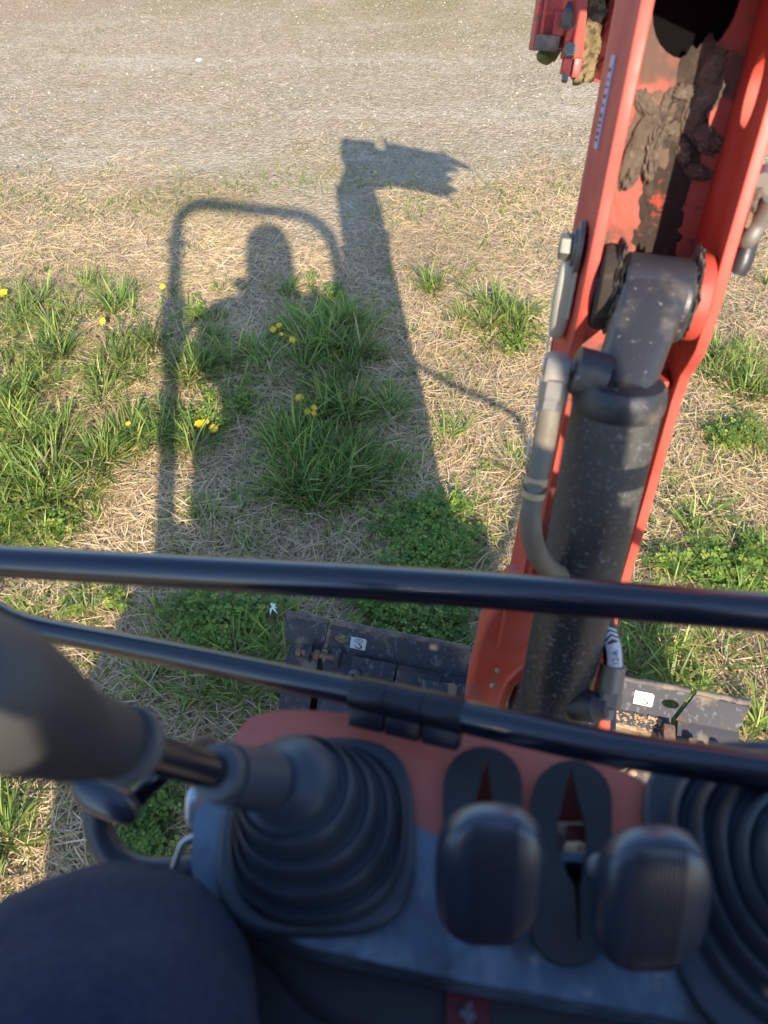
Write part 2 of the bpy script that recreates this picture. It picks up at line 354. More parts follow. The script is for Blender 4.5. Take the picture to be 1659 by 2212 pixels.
def blades(name, xy, az, L, W, lean, bend, curl, col, m, seg=3, z0=.0, tip=.15, zmin=.002):
    n = len(xy); p = np.stack([xy[:, 0], xy[:, 1], hgt(xy[:, 0], xy[:, 1]) + z0], -1)
    VV = np.zeros((n, 2 * seg + 1, 3)); base = hgt(xy[:, 0], xy[:, 1])
    for k in range(seg + 1):
        f = k / seg; th = lean + bend * f; a = az + curl * f
        d = np.stack([np.sin(th) * np.cos(a), np.sin(th) * np.sin(a), np.cos(th)], -1)
        s = np.stack([-np.sin(a), np.cos(a), np.zeros(n)], -1)
        tw = .5 * np.sin(az * 7)
        s = s + tw[:, None] * np.array([0, 0, 1.0])
        wd = W * (1 - (1 - tip) * f ** 2.2) * (0.75 + .25 * min(1, f * 3))
        if k < seg:
            VV[:, 2 * k] = p - s * wd[:, None] / 2; VV[:, 2 * k + 1] = p + s * wd[:, None] / 2
            p = p + d * (L / seg)[:, None]; p[:, 2] = np.maximum(p[:, 2], base + zmin)
        else: VV[:, 2 * k] = p
    nvp = 2 * seg + 1; off = (np.arange(n) * nvp)[:, None]
    fq = np.concatenate([off + np.array([2 * k, 2 * k + 1, 2 * k + 3, 2 * k + 2]) for k in range(seg - 1)], 0) if seg > 1 else np.zeros((0, 4), int)
    ft = off + np.array([2 * seg - 2, 2 * seg - 1, 2 * seg])
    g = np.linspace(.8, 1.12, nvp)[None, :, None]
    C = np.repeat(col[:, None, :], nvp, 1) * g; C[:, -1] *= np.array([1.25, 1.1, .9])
    return tint_mesh(name, VV.reshape(-1, 3), ft, fq, C.reshape(-1, 3), m)
def vnoise(x, y, s, seed=0):
    r = np.random.default_rng(seed); out = np.zeros_like(x)
    for k in range(7):
        a = r.uniform(0, 2 * math.pi); f = s * r.uniform(.6, 2.2); ph = r.uniform(0, 6.28, 2)
        out += np.sin(f * (x * math.cos(a) + y * math.sin(a)) + ph[0] + 1.3 * np.sin(f * .7 * (y * math.cos(a) - x * math.sin(a)) + ph[1]))
    return out / 7 ** .5
def G2(px, py): p = Zp(px, py, 0); return p.x, p.y
def scatter(n, x0, x1, y0, y1): return np.stack([rng.uniform(x0, x1, n), rng.uniform(y0, y1, n)], -1)
def wedge(n, y0, y1, k=.42, pad=.7, power=1.0):
    """points ahead of the machine, area that the view can reach plus a margin"""
    y = y0 + (y1 - y0) * rng.uniform(0, 1, n) ** power; hw = k * np.maximum(y, .4) + pad + .25 * np.maximum(0, 1.2 - y)
    return np.stack([rng.uniform(-1, 1, n) * hw, y], -1)

# greener clumps: photo position (measured on the ground), radius in metres, fullness
TUFTS = [(90,760,.16,1),(40,690,.15,.9),(20,870,.16,1),(60,1000,.18,1.2),(40,1080,.15,1.2),(130,1060,.13,1.1),(150,700,.10,.8),(245,680,.09,.9),(190,608,.09,.7),(255,640,.08,.5),
 (265,800,.15,.9),(200,850,.10,.8),(310,760,.13,.9),(330,920,.16,1),(250,950,.15,1),(375,960,.11,.9),(440,790,.13,1.1),(395,800,.09,1),(520,770,.12,1),(458,735,.07,.9),(615,795,.09,.6),(540,850,.09,.6),
 (700,690,.14,1.2),(765,700,.13,1.1),(730,790,.17,1.3),(670,760,.10,1),(800,760,.09,1),(700,890,.16,1.2),(790,900,.13,1.1),(640,950,.12,1.1),(700,1000,.18,1.5),(620,1050,.10,1),(765,1050,.12,1.1),(690,1060,.12,1.1),(835,870,.07,.7),
 (560,1385,.09,1),(605,1350,.08,1),(505,1410,.08,.8),(450,1490,.08,.8),(600,1450,.10,.9),(540,1480,.08,.8),(315,1490,.05,.6),(20,1740,.09,1),(60,1810,.08,1),(10,1650,.06,.7),(30,1300,.08,.5),(200,1280,.07,.6),
 (930,620,.10,.7),(1085,680,.15,1),(1130,705,.10,.9),(1000,700,.08,.5),(1040,740,.08,.6),(1580,800,.14,1),(1625,850,.12,1),(1530,780,.08,.7),(1450,1055,.05,.6),(1500,1130,.07,.8),(1430,1460,.10,1.1),(1500,1505,.08,.9),(1400,1390,.08,1.1),(1560,1400,.07,.7),(1350,1480,.07,.9),
 (1650,1600,.09,1),(1120,1010,.05,.7),(960,930,.07,.5),(885,1050,.09,.6),(870,1000,.07,.5),(110,640,.09,.4),(30,640,.09,.6),(630,620,.05,.3),(1640,1470,.08,.4),(120,940,.10,.9),(180,1000,.12,.9),(60,900,.12,.9),(100,830,.10,.7),
 (1330,1150,.08,.5),(1440,1280,.08,.6),(1600,1340,.08,.6),(60,1180,.10,.5),(160,1130,.10,.5),(420,1130,.10,.35),(520,1150,.12,.35),(480,900,.07,.5)]
CLOVER = [(930,1120,.09,1),(900,1180,.12,1.1),(970,1180,.09,1.1),(860,1150,.07,.7),(940,1230,.09,1),(810,1310,.08,1),(870,1345,.11,1.2),(960,1350,.09,1),(940,1400,.08,1),(430,1335,.09,1),(470,1390,.09,1),(540,1340,.09,.9),(330,1850,.07,1),(320,1780,.07,1.1),(270,1865,.06,1),(350,1700,.06,.9),
 (1620,1215,.09,1.1),(1530,1235,.10,1.2),(1440,1230,.07,.8),(1600,950,.09,1),(1560,965,.08,.7),(1580,1260,.08,1),(530,880,.07,.8),(480,925,.04,.7),(610,720,.05,.8),(985,1100,.06,.6),(430,690,.07,.8),(1120,745,.07,.7),(460,870,.05,.5),(30,1130,.10,.8),(120,1150,.09,.5),(20,1010,.06,.6),(1620,1330,.07,.7),(1480,1580,.07,.6),(1560,1300,.08,.8),(720,640,.05,.6),(250,1300,.05,.5),(160,1330,.05,.4),(430,920,.05,1)]
# --- dry straw, several passes
def straw_pass(n, y0, y1, Lm, Wm, power, dens_cut=True, zr=.012):
    xy = wedge(n, y0, y1, power=power); x, y = xy.T
    keep = rng.uniform(0, 1, n) < np.clip(1.15 - (y + .40 * vnoise(x, y, 3.0, 5) - 3.35) / .6, .03, 1)
    xy = xy[keep]; n = len(xy); x, y = xy.T
    az = rng.uniform(0, 2 * math.pi, n) + .0; L = Lm * rng.uniform(.5, 1.5, n); W = Wm * rng.uniform(.6, 1.3, n)
    v = rng.uniform(.74, 1.06, n) * (1 + .12 * vnoise(x, y, 4, 3)); hue = rng.uniform(0, 1, n)
    c = np.stack([.64 - .02 * hue, .50 - .05 * hue, .33 - .09 * hue], -1) * v[:, None]
    dark = rng.uniform(0, 1, n) < .12; c[dark] *= np.array([.66, .58, .5])
    olive = rng.uniform(0, 1, n) < .10 + .06 * vnoise(x, y, 3, 9); c[olive] *= np.array([.72, .85, .6])
    return blades('dry_straw_layer', xy, az, L, W, rng.uniform(1.30, 1.62, n), rng.uniform(-.25, .35, n), rng.normal(0, .55, n), c, M['straw'], seg=3, z0=rng.uniform(.001, zr, n), tip=.35)
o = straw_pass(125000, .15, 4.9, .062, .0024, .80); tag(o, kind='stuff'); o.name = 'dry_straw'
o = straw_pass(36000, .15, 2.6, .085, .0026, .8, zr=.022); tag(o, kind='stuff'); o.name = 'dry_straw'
# --- thin low green, sparse
def greencol(n, x, y, sat=1.0):
    v = rng.uniform(.65, 1.2, n) * (1 + .12 * vnoise(x, y, 5, 2)); h = np.clip(rng.normal(.35, .3, n), 0, 1)[:, None]
    a = np.array([.125, .24, .045]); b = np.array([.43, .46, .11]); return (a * (1 - h) + b * h) * v[:, None]
def sparse():
    n = 76000; xy = wedge(n, .2, 7.5, power=.85); x, y = xy.T
    f = vnoise(x, y, 4.5, 21) * .6 + vnoise(x, y, 14, 22) * .5
    keep = rng.uniform(0, 1, n) < np.clip(.26 + .5 * f, .04, 1) * np.where(y > 4.4, .5, 1) * np.where((y > 2.6) & (y < 3.4), .55, 1) * np.where((y > 3.5) & (y < 4.3), 1.7, 1)
    xy = xy[keep]; n = len(xy); x, y = xy.T
    L = rng.uniform(.02, .055, n) * np.where(y > 4, .5, 1); c = greencol(n, x, y); far = y > 3.8
    c[far] = c[far] * .6 + np.array([.20, .17, .07]) * .5
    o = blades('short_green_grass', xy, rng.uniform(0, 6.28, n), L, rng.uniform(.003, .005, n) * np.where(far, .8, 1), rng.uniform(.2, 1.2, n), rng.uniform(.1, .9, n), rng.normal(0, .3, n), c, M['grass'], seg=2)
    tag(o, kind='stuff')
sparse()
# --- long tufts
def tufts():
    XY, AZ, LL, LN = [], [], [], []
    def crown(cx, cy, n, r0, Lm):
        a = rng.uniform(0, 2 * math.pi, n); rr = r0 * np.sqrt(rng.uniform(0, 1, n))
        XY.append(np.stack([cx + rr * np.cos(a), cy + rr * np.sin(a)], -1)); AZ.append(a + rng.normal(0, .45, n))
        LL.append(Lm * rng.uniform(.5, 1.25, n)); LN.append(.25 + .95 * rng.uniform(0, 1, n) ** .8)
    for (px, py, r, q) in TUFTS:
        gx, gy = G2(px, py + 8)
        k = max(2, int(11 * q * (r / .1) ** 2 * .55))
        for _ in range(k):
            a = rng.uniform(0, 6.28); d = r * .8 * math.sqrt(rng.uniform(0, 1))
            crown(gx + d * math.cos(a), gy + d * math.sin(a), int(rng.integers(18, 46)), rng.uniform(.008, .026), rng.uniform(.075, .145) * (.65 + .35 * q))
    for (px, py, r, q) in CLOVER:
        gx, gy = G2(px, py)
        for _ in range(int(9 * q * (r / .1) ** 2) + 2):
            a = rng.uniform(0, 6.28); d = r * 1.15 * math.sqrt(rng.uniform(0, 1))
            crown(gx + d * math.cos(a), gy + d * math.sin(a), int(rng.integers(10, 26)), rng.uniform(.008, .02), rng.uniform(.045, .085))
    # unphotographed margin and random little crowns
    for _ in range(520):
        x, y = wedge(1, .2, 3.0, pad=1.2)[0]
        crown(x, y, int(rng.integers(8, 26)), rng.uniform(.006, .018), rng.uniform(.035, .075))
    for _ in range(160):
        y = rng.uniform(.2, 2.6); sx = rng.choice([-1, 1]); x = sx * (.52 * y + .25 + rng.uniform(0, 1.0))
        crown(x, y, int(rng.integers(20, 50)), rng.uniform(.01, .03), rng.uniform(.07, .12))
    xy = np.concatenate(XY); az = np.concatenate(AZ); L = np.concatenate(LL); ln = np.concatenate(LN); n = len(xy); x, y = xy.T
    c = greencol(n, x, y); dry = rng.uniform(0, 1, n) < .07; c[dry] = np.array([.42, .36, .18]) * rng.uniform(.7, 1.1, (dry.sum(), 1))
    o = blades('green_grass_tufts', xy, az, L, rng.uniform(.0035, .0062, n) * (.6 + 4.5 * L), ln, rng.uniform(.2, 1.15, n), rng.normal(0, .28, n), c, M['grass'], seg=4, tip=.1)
    tag(o, kind='stuff'); return n
print('tuft blades', tufts())
# --- clover and broad small leaves
def clover():
    C = []
    for (px, py, r, q) in CLOVER:
        gx, gy = G2(px, py); n = int(380 * q * (r / .1) ** 2)
        a = rng.uniform(0, 6.28, n); d = r * .62 * np.abs(rng.normal(0, 1, n)) ** .85 * (1 + .3 * np.sin(3 * a + px) + .2 * np.sin(5 * a))
        C.append(np.stack([gx + d * np.cos(a), gy + d * np.sin(a), rng.uniform(.012, .055, n)], -1))
    n = 2600; xy = wedge(n, .2, 3.1, pad=1.1); f = vnoise(xy[:, 0], xy[:, 1], 5, 41); xy = xy[f > .35]
    C.append(np.concatenate([xy, rng.uniform(.008, .03, (len(xy), 1))], 1))
    c = np.concatenate(C); n = len(c); c[:, 2] += hgt(c[:, 0], c[:, 1]); VV = []; FF = []; CC = []
    phi = rng.uniform(0, 6.28, n); s = rng.uniform(.004, .0125, n); col = greencol(n, c[:, 0], c[:, 1]) * np.array([1.0, 1.03, .9]); tx = rng.normal(0, .3, n); ty = rng.normal(0, .3, n)
    k = 0; verts = np.zeros((n, 3, 5, 3))
    for j in range(3):
        a = phi + j * 2.094 + rng.normal(0, .12, n)
        d = np.stack([np.cos(a), np.sin(a)], -1); p = np.stack([-np.sin(a), np.cos(a)], -1)
        shp = [(0.05, 0), (.6, .55), (1.05, .38), (1.05, -.38), (.6, -.55)]
        for i, (u, v) in enumerate(shp):
            q = d * (u * s)[:, None] * 1.05 + p * (v * s)[:, None]
            verts[:, j, i, :2] = c[:, :2] + q; verts[:, j, i, 2] = c[:, 2] + q[:, 0] * tx + q[:, 1] * ty + .25 * abs(v) * s
    VV = verts.reshape(-1, 3); off = (np.arange(n * 3) * 5)[:, None]
    ft = np.concatenate([off + np.array([0, 1, 2]), off + np.array([0, 2, 3]), off + np.array([0, 3, 4])], 0)
    o = tint_mesh('clover_patches', VV, ft, np.zeros((0, 4), int), np.repeat(col, 15, 0), M['grass']); tag(o, kind='stuff')
clover()
# --- pebbles
def pebbles():
    n = 62000; xy = wedge(n, 3.2, 8.2, k=.45, pad=.6, power=.9); x, y = xy.T
    f = vnoise(x, y, 2.2, 61); keep = rng.uniform(0, 1, n) < np.clip((y + .5 * f - 3.5) / 1.2, .02, 1) * np.clip(.75 + .4 * f, .2, 1)
    xy = xy[keep]; n = len(xy); x, y = xy.T
    r = .0022 + .0075 * rng.uniform(0, 1, n) ** 3.2
    base = np.array([[1, 0, 0], [0, 1, 0], [-1, 0, 0], [0, -1, 0], [0, 0, 1], [0, 0, -1.0]])
    vs = base[None] * rng.uniform(.6, 1.25, (n, 6, 3)) ; vs += rng.normal(0, .15, (n, 6, 3)); vs[:, :, 2] *= .6
    a = rng.uniform(0, 6.28, n); ca, sa = np.cos(a)[:, None], np.sin(a)[:, None]
    X = vs[..., 0] * ca - vs[..., 1] * sa; Y = vs[..., 0] * sa + vs[..., 1] * ca
    P3 = np.stack([X, Y, vs[..., 2]], -1) * r[:, None, None]; P3[..., 0] += x[:, None]; P3[..., 1] += y[:, None]; P3[..., 2] += (hgt(x, y) + r * .25)[:, None]
    t = np.array([[0, 1, 4], [1, 2, 4], [2, 3, 4], [3, 0, 4]]); ft = ((np.arange(n) * 6)[:, None, None] + t[None]).reshape(-1, 3)
    g = rng.uniform(.20, .42, n)[:, None]; c = g * np.array([1.0, .88, .70]) + rng.normal(0, .02, (n, 3)); wh = rng.uniform(0, 1, n) < .008; c[wh] = .52
    dk = rng.uniform(0, 1, n) < .12; c[dk] *= .5
    o = tint_mesh('fine_gravel', P3.reshape(-1, 3), ft, np.zeros((0, 4), int), np.repeat(np.clip(c, .02, .8), 6, 0), M['pebble']); tag(o, kind='stuff')
pebbles()
# a few pale stones one can point at
for (px, py, r, lab) in [(429, 132, .022, 'small white stone lying alone on the far gravel'), (302, 521, .016, 'flat pale stone on the straw left of the roll bar shadow'), (990, 1, .02, 'pale stone at the far edge of the gravel')][:2]:
    g = Zp(px, py, 0); o = lump('white_stone', (0, 0, 0), ((r, 0, 0), (0, r * .8, 0), (0, 0, r * .45)), M['stone'], sub=2, amp=.3, seed=px)
    o.location = (g.x, g.y, .006); tag(o, lab, 'stone')

# ------------------------------------------------------------------ dandelions
def flower_disc(name, c, up, r, parent, seed, petals=26):
    rr = np.random.default_rng(seed); bm = bmesh.new(); x, y = frame(up); up = V(up).normalized()
    for lay, (rs, h, k) in enumerate(((1.0, .0, petals), (.72, .12, petals - 6), (.42, .2, 14))):
        for i in range(k):
            a = 2 * math.pi * (i + .5 * lay) / k + rr.normal(0, .06); d = x * math.cos(a) + y * math.sin(a); s = x * -math.sin(a) + y * math.cos(a)
            R = r * rs * rr.uniform(.85, 1.08); wv = r * .085
            p = [V(c) + d * r * .08 + up * h * r, V(c) + d * R * .55 + s * wv + up * (h + .18) * r, V(c) + d * R + s * wv * .7 + up * (h + .12 + rr.uniform(-.1, .15)) * r, V(c) + d * R - s * wv * .7 + up * (h + .12) * r, V(c) + d * R * .55 - s * wv + up * (h + .18) * r]
            bm.faces.new([bm.verts.new(q) for q in p])
    return from_bm(name, bm, M['petal'], parent, None)
def dandelion(px, py, r, label, seed, leaves=5, hgt_=.035, white=False, tilt=None):
    rr = np.random.default_rng(seed); g = Zp(px, py, hgt_); root = empty('dandelion' if not white else 'star_flower', (g.x, g.y, 0))
    tag(root, label, 'flower'); 
    c = V((g.x, g.y, hgt_)); b = V((g.x + rr.uniform(-.012, .012), g.y + rr.uniform(-.01, .01), 0))
    up = V((rr.normal(0, .2), -.35 + rr.normal(0, .15), 1)) if tilt is None else V(tilt)
    tube('stem', [b, (b + c) / 2 + V((.003, 0, 0)), c], .0014, M['leafmat'], root, seg=6)
    if white:
        bm = bmesh.new(); x, y = frame(up)
        for i in (0, 1, 2, 5, 6):
            a = i * math.pi / 3.4 + .5; d = x * math.cos(a) + y * math.sin(a); s = x * -math.sin(a) + y * math.cos(a)
            ps = [c + up * .002, c + d * r * .5 + s * r * .26 + up * .006, c + d * r * (.8 + .12 * i) - up * .004, c + d * r * .5 - s * r * .2 + up * .006]
            bm.faces.new([bm.verts.new(q) for q in ps])
        from_bm('petals', bm, M['petal_white'], root, None)
    else:
        f = flower_disc('flower_head', c, up, r, root, seed)
        lathe('floret_centre', c + up.normalized() * r * .2, up, [(0, r * .3), (r * .12, r * .26), (r * .2, r * .1)], M['petal_mid'], root, seg=10)
    for i in range(leaves):
        a = rr.uniform(0, 6.28); L = rr.uniform(.035, .065); d = V((math.cos(a), math.sin(a), 0)); s = V((-math.sin(a), math.cos(a), 0)); bm = bmesh.new(); L1 = []; L2 = []
        for k in range(8):
            t = k / 7; wv = .008 * math.sin(math.pi * min(1, t * .9 + .08)) * (1 if k % 2 else .5); p = b + d * L * t + Zv * (.006 + .03 * t * (1 - t) * 2)
            L1.append(bm.verts.new(p + s * wv)); L2.append(bm.verts.new(p - s * wv))
        for k in range(7): bm.faces.new((L1[k], L1[k + 1], L2[k + 1], L2[k]))
        from_bm('leaf', bm, M['leafmat'], root, None)
    return root
FL = [(430,916,.016,'upper left bloom of the three sunlit yellow dandelions left of the body shadow',0), (443,911,.013,'uppermost bloom of the three sunlit yellow dandelions left of the body shadow',1), (461,926,.015,'right bloom of the three sunlit yellow dandelions left of the body shadow',4),
 (590,712,.014,'yellow dandelion lower left of the group on the shaded straw below the head shadow',4),(603,703,.013,'yellow dandelion at the top of the group on the shaded straw below the head shadow',2),(631,734,.014,'yellow dandelion lowest and rightmost of the group beside the long shaded tuft',4),(608,722,.009,'small half closed orange dandelion between the yellow ones beside the long shaded tuft',0),
 (647,860,.017,'single large yellow dandelion inside the shaded grass tuft',3),(678,881,.012,'small yellow dandelion just above the pair in the shaded tuft',1),(664,890,.012,'left one of the low pair of yellow dandelions in the shaded tuft',1),(678,893,.010,'right one of the low pair of yellow dandelions in the shaded tuft',0),
 (352,619,.013,'tiny yellow dandelion on the left roll bar shadow',3),(7,633,.020,'yellow dandelion at the left edge of the picture',4),(222,694,.013,'yellow dandelion nodding at the left foot of a small sunlit tuft',3),(277,915,.010,'half hidden yellow dandelion in the big sunlit tuft on the left',2)]
for i, (px, py, r, lab, lv) in enumerate(FL):
    o = dandelion(px, py, r, lab, 100 + i, leaves=lv, hgt_=.075 if 'tuft' in lab else .045); o['group'] = 'dandelions in the grass'
dandelion(588, 1312, .016, 'white star shaped flower among grass just left of the dozer blade', 333, 0, .06, True)

# ================================================================== EXCAVATOR
EX = empty('mini_excavator', Ov, -PSI)
tag(EX, 'orange red mini excavator with black controls, raised boom and front blade', 'excavator')
def part(o, label=None):
    if label: o['label'] = label
    return o
def hoff(name): return part(empty(name, (0, 0, 0)))
# ---- boom frame: A up along the boom, L across (right), N towards the operator
Q = .80; KS = Q / .92                                      # the boom stands a little nearer and slimmer than first measured
BT = P(1566, 0, .86 * Q); BB = P(1213, 1420, 1.37 * Q); A = (BT - BB).normalized(); LA = (BT - BB).length / KS
L = (Rv - A * Rv.dot(A)).normalized(); N = L.cross(A).normalized()
if N.dot(-Fv) < 0: N = -N
_t = math.radians(-2); N, L = (N * math.cos(_t) - L * math.sin(_t)), (L * math.cos(_t) + N * math.sin(_t))
A, L, N = A * KS, L * KS, N * KS; AN = A.cross(N) / KS
HW = .069
def Bp(a, l, n): return BB + A * a + L * l + N * n
def a_of(py):
    lo, hi = -.6, 1.2
    for _ in range(40):
        m_ = (lo + hi) / 2; p = Bp(m_, 0, 0); d = V((p.x, p.y, p.z - CH)); D = d.y * _c - d.z * _s; u = d.y * _s + d.z * _c
        if 1106 - u / D * 1670 > py: lo = m_
        else: hi = m_
    return lo
aP = a_of(640); aS = a_of(745)
# side plates: outline in (a, n)
def side_outline(notch=True):
    n0 = 0.0; out = []
    top = LA + .02
    out += [(-.30, -.13), (-.30, -.205), (.05, -.205), (LA * .6, -.20), (top, -.195), (LA + .10, -.17), (LA + .10, -.02), (top, 0)]
    out += [(aS + .12, .0), (aS + .03, .004), (aS, -.002), (aS - .025, -.022), (aS - .05, -.045), (aS - .09, -.052), (aS - .25, -.05), (.1, -.05), (-.15, -.07)]
    return out
def oval(cx, cy, rx, ry, n=28): return [(cx + rx * math.cos(2 * math.pi * i / n), cy + ry * math.sin(2 * math.pi * i / n)) for i in range(n)]
BO = plate('boom', side_outline(), [], .014, basis(BB - L * HW, A, N, AN), M['paint'], EX, .0015)
part(BO)
aH = a_of(262)
plate('right_side_plate', side_outline(), [oval(aH + .03, -.085, .040, .030)], .014, basis(BB + L * (HW + .014), A, N, AN), M['paint'], BO, .0015)
# web with the big dark hole near the top
hc = a_of(-20)
web_o = [(-.25, -HW), (LA + .095, -HW), (LA + .095, HW), (-.25, HW)]
plate('boom_web', web_o, [oval(hc, .004, .062, .050)], .008, basis(BB - N * .170, A, -L, N), M['paint_muddy'], BO, .001)
plate('boom_back_plate', [(-.28, -HW - .012), (LA + .095, -HW - .012), (LA + .095, HW + .012), (-.28, HW + .012)], [], .012, basis(BB - N * .198, A, -L, N), M['paint'], BO, .003)
# outer stiffener band along the left face, with its crease
def extrude_section(name, sec, a0, a1, m, parent):
    bm = bmesh.new(); v0 = [bm.verts.new(Bp(a0, l, n)) for l, n in sec]; v1 = [bm.verts.new(Bp(a1, l, n)) for l, n in sec]; k = len(sec)
    bm.faces.new(v0); bm.faces.new(v1[::-1])
    for i in range(k): bm.faces.new((v0[i], v0[(i + 1) % k], v1[(i + 1) % k], v1[i]))
    bmesh.ops.bevel(bm, geom=[e for e in bm.edges], offset=.0025, segments=2, affect='EDGES')
    return from_bm(name, bm, m, parent, 25)
extrude_section('side_box', [(-HW - .013, -.040), (-HW - .018, -.075), (-HW - .026, -.130), (-HW - .028, -.150), (-HW - .028, -.204), (-HW - .005, -.206)], -.02, LA + .09, M['paint_side'], BO)
extrude_section('side_box', [(HW + .013, -.125), (HW + .030, -.125), (HW + .030, -.200), (HW + .005, -.202)], a_of(360), a_of(120), M['paint_side'], BO)
extrude_section('worn_back_edge', [(-HW - .027, -.207), (-HW - .027, -.217), (HW + .016, -.217), (HW + .016, -.209)], -.02, LA + .09, M['blade_edge'], BO)
plate('boom_hole_shade', [(LA - .25, -HW + .01), (LA + .09, -HW + .01), (LA + .09, HW - .01), (LA - .25, HW - .01)], [], .004, basis(BB - N * .192, A, -L, N), M['hole_shade'], BO)  # added black sheet that paints the dark depth of the hole
# decals on the left face
bm = bmesh.new(); a0, a1 = a_of(360), a_of(135); add_box(bm, Bp((a0 + a1) / 2, -HW - .0235, -.103), A * ((a1 - a0) / 2), (L * .985 - N * .17) * .0012, (N * .985 + L * .17) * .009); dc = from_bm('side_decal', bm, M['decal'], BO); part(dc, 'narrow white lettered strip on the left face')
rr_ = random.Random(3); bm = bmesh.new(); a = a0 + .01
while a < a1 - .01:
    wv = rr_.uniform(.002, .006); add_box(bm, Bp(a, -HW - .0252, -.1035), A * wv * .5, (L * .985 - N * .17) * .0006, (N * .985 + L * .17) * rr_.uniform(.001, .004)); a += wv + rr_.uniform(.002, .008)
from_bm('decal_print', bm, M['ink'], dc)
for (y0, y1) in ((728, 835), (852, 885), (905, 925), (960, 1010), (1035, 1100)):
    a0, a1 = a_of(y1 + 40), a_of(y0 + 40); bm = bmesh.new(); k = 9
    ps = [bm.verts.new(Bp(a0 + (a1 - a0) * i / k, -HW - .0335 - .0012 * (i % 2), -.200 + .002 * rr_.uniform(-1, 1))) for i in range(k + 1)]
    qs = [bm.verts.new(Bp(a0 + (a1 - a0) * i / k, -HW - .0335, -.165 + .006 * rr_.uniform(-1, 1))) for i in range(k + 1)]
    for i in range(k): bm.faces.new((ps[i], ps[i + 1], qs[i + 1], qs[i]))
    me = from_bm('peeling_decal', bm, M['white'], BO, None); sm_ = me.modifiers.new('s', 'SOLIDIFY'); sm_.thickness = .001
# bolt, washers, keeper plate, cream cover on the left face
ab = a_of(585)
lathe('washer', Bp(ab, -HW - .020, -.080), -L, [(q_ * KS, w_ * KS) for q_, w_ in [(0, .034), (.006, .034), (.0065, .032)]], M['zinc'], BO)
lathe('washer', Bp(ab, -HW - .0265, -.080), -L, [(q_ * KS, w_ * KS) for q_, w_ in [(0, .024), (.005, .024)]], M['zinc'], BO)
hexnut('bolt_head', Bp(ab, -HW - .0315, -.080), -L, .0175 * KS, .017 * KS, M['zinc'], BO)
ac = a_of(705)
superell('pin_cover', Bp(ac, -HW - .030, -.085), A * .056, N * .022, L * .014, (.6, .8), M['pale'], BO)
box('keeper_plate', Bp(ab - .035, -HW - .0215, -.075), A * .055, N * .016, L * .0025, M['pale'], BO)
# boss discs, mud rings
pin = Bp(aP, 0, -.005)
for s in (-1, 1):
    lathe('pin_boss', pin + L * s * .046 - N * .015, L * s, [(q_ * KS, w_ * KS) for q_, w_ in [(0, .052), (.012, .053), (.018, .051), (.021, .046)]], M['paint'] if s > 0 else M['mud_shade'], BO)  # left disc: mud colour, darkened to paint in its shade
    lump('mud_or_shade_clump', pin + L * s * .045 + A * .004 - N * .004, (L * .009, A * .055, N * .049), M['mud'], BO, amp=.28, freq=5.5, seed=s * 5 + 9)
lathe('boom_pin', pin - L * .07 - N * .01, L, [(q_ * KS, w_ * KS) for q_, w_ in [(0, .022), (.14, .022)]], M['castpaint'], BO)
# pin cross tube/gusset below boss
box('boss_gusset', Bp(aS - .075, 0, -.10), A * .008, L * (HW - .006), N * .035, M['paint'], BO)
# mud on the web; the darkest sheets paint in its shade
W0 = -.172
def web_mud_or_shade(px, py, ra, rl, rn, seed, ang=0, amp=.45, fr=3.2, m='mud'):
    d = None; best = None
    p0 = V((0, 0, CH)); q = P(px, py, 1.0) - p0; k = (Bp(0, 0, W0) - p0).dot(N) / q.dot(N); c = p0 + q * k
    a_, l_ = A * math.cos(ang) + L * math.sin(ang), L * math.cos(ang) - A * math.sin(ang)
    return lump('mud_or_shade_clump', c + N * rn * .25, (a_ * ra, l_ * rl, N * rn), M[m], BO, sub=5, amp=amp, freq=fr, seed=seed)
web_mud_or_shade(1376, 325, .050, .017, .011, 3, .22, .22, 2.2); web_mud_or_shade(1362, 378, .020, .010, .013, 5, .3, .25, 2.5); web_mud_or_shade(1404, 330, .034, .011, .014, 8, -.12, .4, 4); web_mud_or_shade(1418, 300, .028, .008, .012, 11, .2, .35, 4)
web_mud_or_shade(1402, 240, .028, .011, .008, 14, -.6, .3, 3); web_mud_or_shade(1432, 262, .022, .007, .008, 17, .5, .4, 4); web_mud_or_shade(1382, 222, .015, .008, .005, 20, -.5, .3, 3); web_mud_or_shade(1436, 222, .018, .006, .006, 24, .2, .3, 3)
for i, (x, y, q) in enumerate([(1520, 250, .03), (1545, 215, .035), (1500, 200, .022), (1550, 300, .03), (1500, 330, .02), (1560, 150, .03), (1470, 280, .018), (1530, 370, .022)]):
    web_mud_or_shade(x - 25, y, q * .8, q * .45, .009, 40 + i, i * .7, .35, 3)
for i, (x, y, ra_, rl_, g_, mm_) in enumerate([(1420, 290, .05, .026, -.3, 'mud_film'), (1385, 290, .05, .022, .2, 'mud_film'), (1485, 225, .06, .026, .1, 'mud_shade'), (1462, 290, .085, .030, .15, 'mud_shade'), (1450, 380, .075, .028, .1, 'mud_shade'), (1432, 455, .055, .026, -.2, 'mud_shade'), (1425, 520, .03, .030, .3, 'mud_shade')]):
    web_mud_or_shade(x, y, ra_, rl_, .0035, 200 + i, g_, .45, 2.6, mm_)  # brown sheets are mud, dark ones paint the web's shaded side
web_mud_or_shade(1290, 528, .016, .012, .01, 60); 
tube('grass_root', [webp for webp in [Bp(a_of(415), -.045, W0 + .008), Bp(a_of(432), -.040, W0 + .014), Bp(a_of(447), -.046, W0 + .008)]], .0012, M['mud'], BO, seg=6, sm=4)
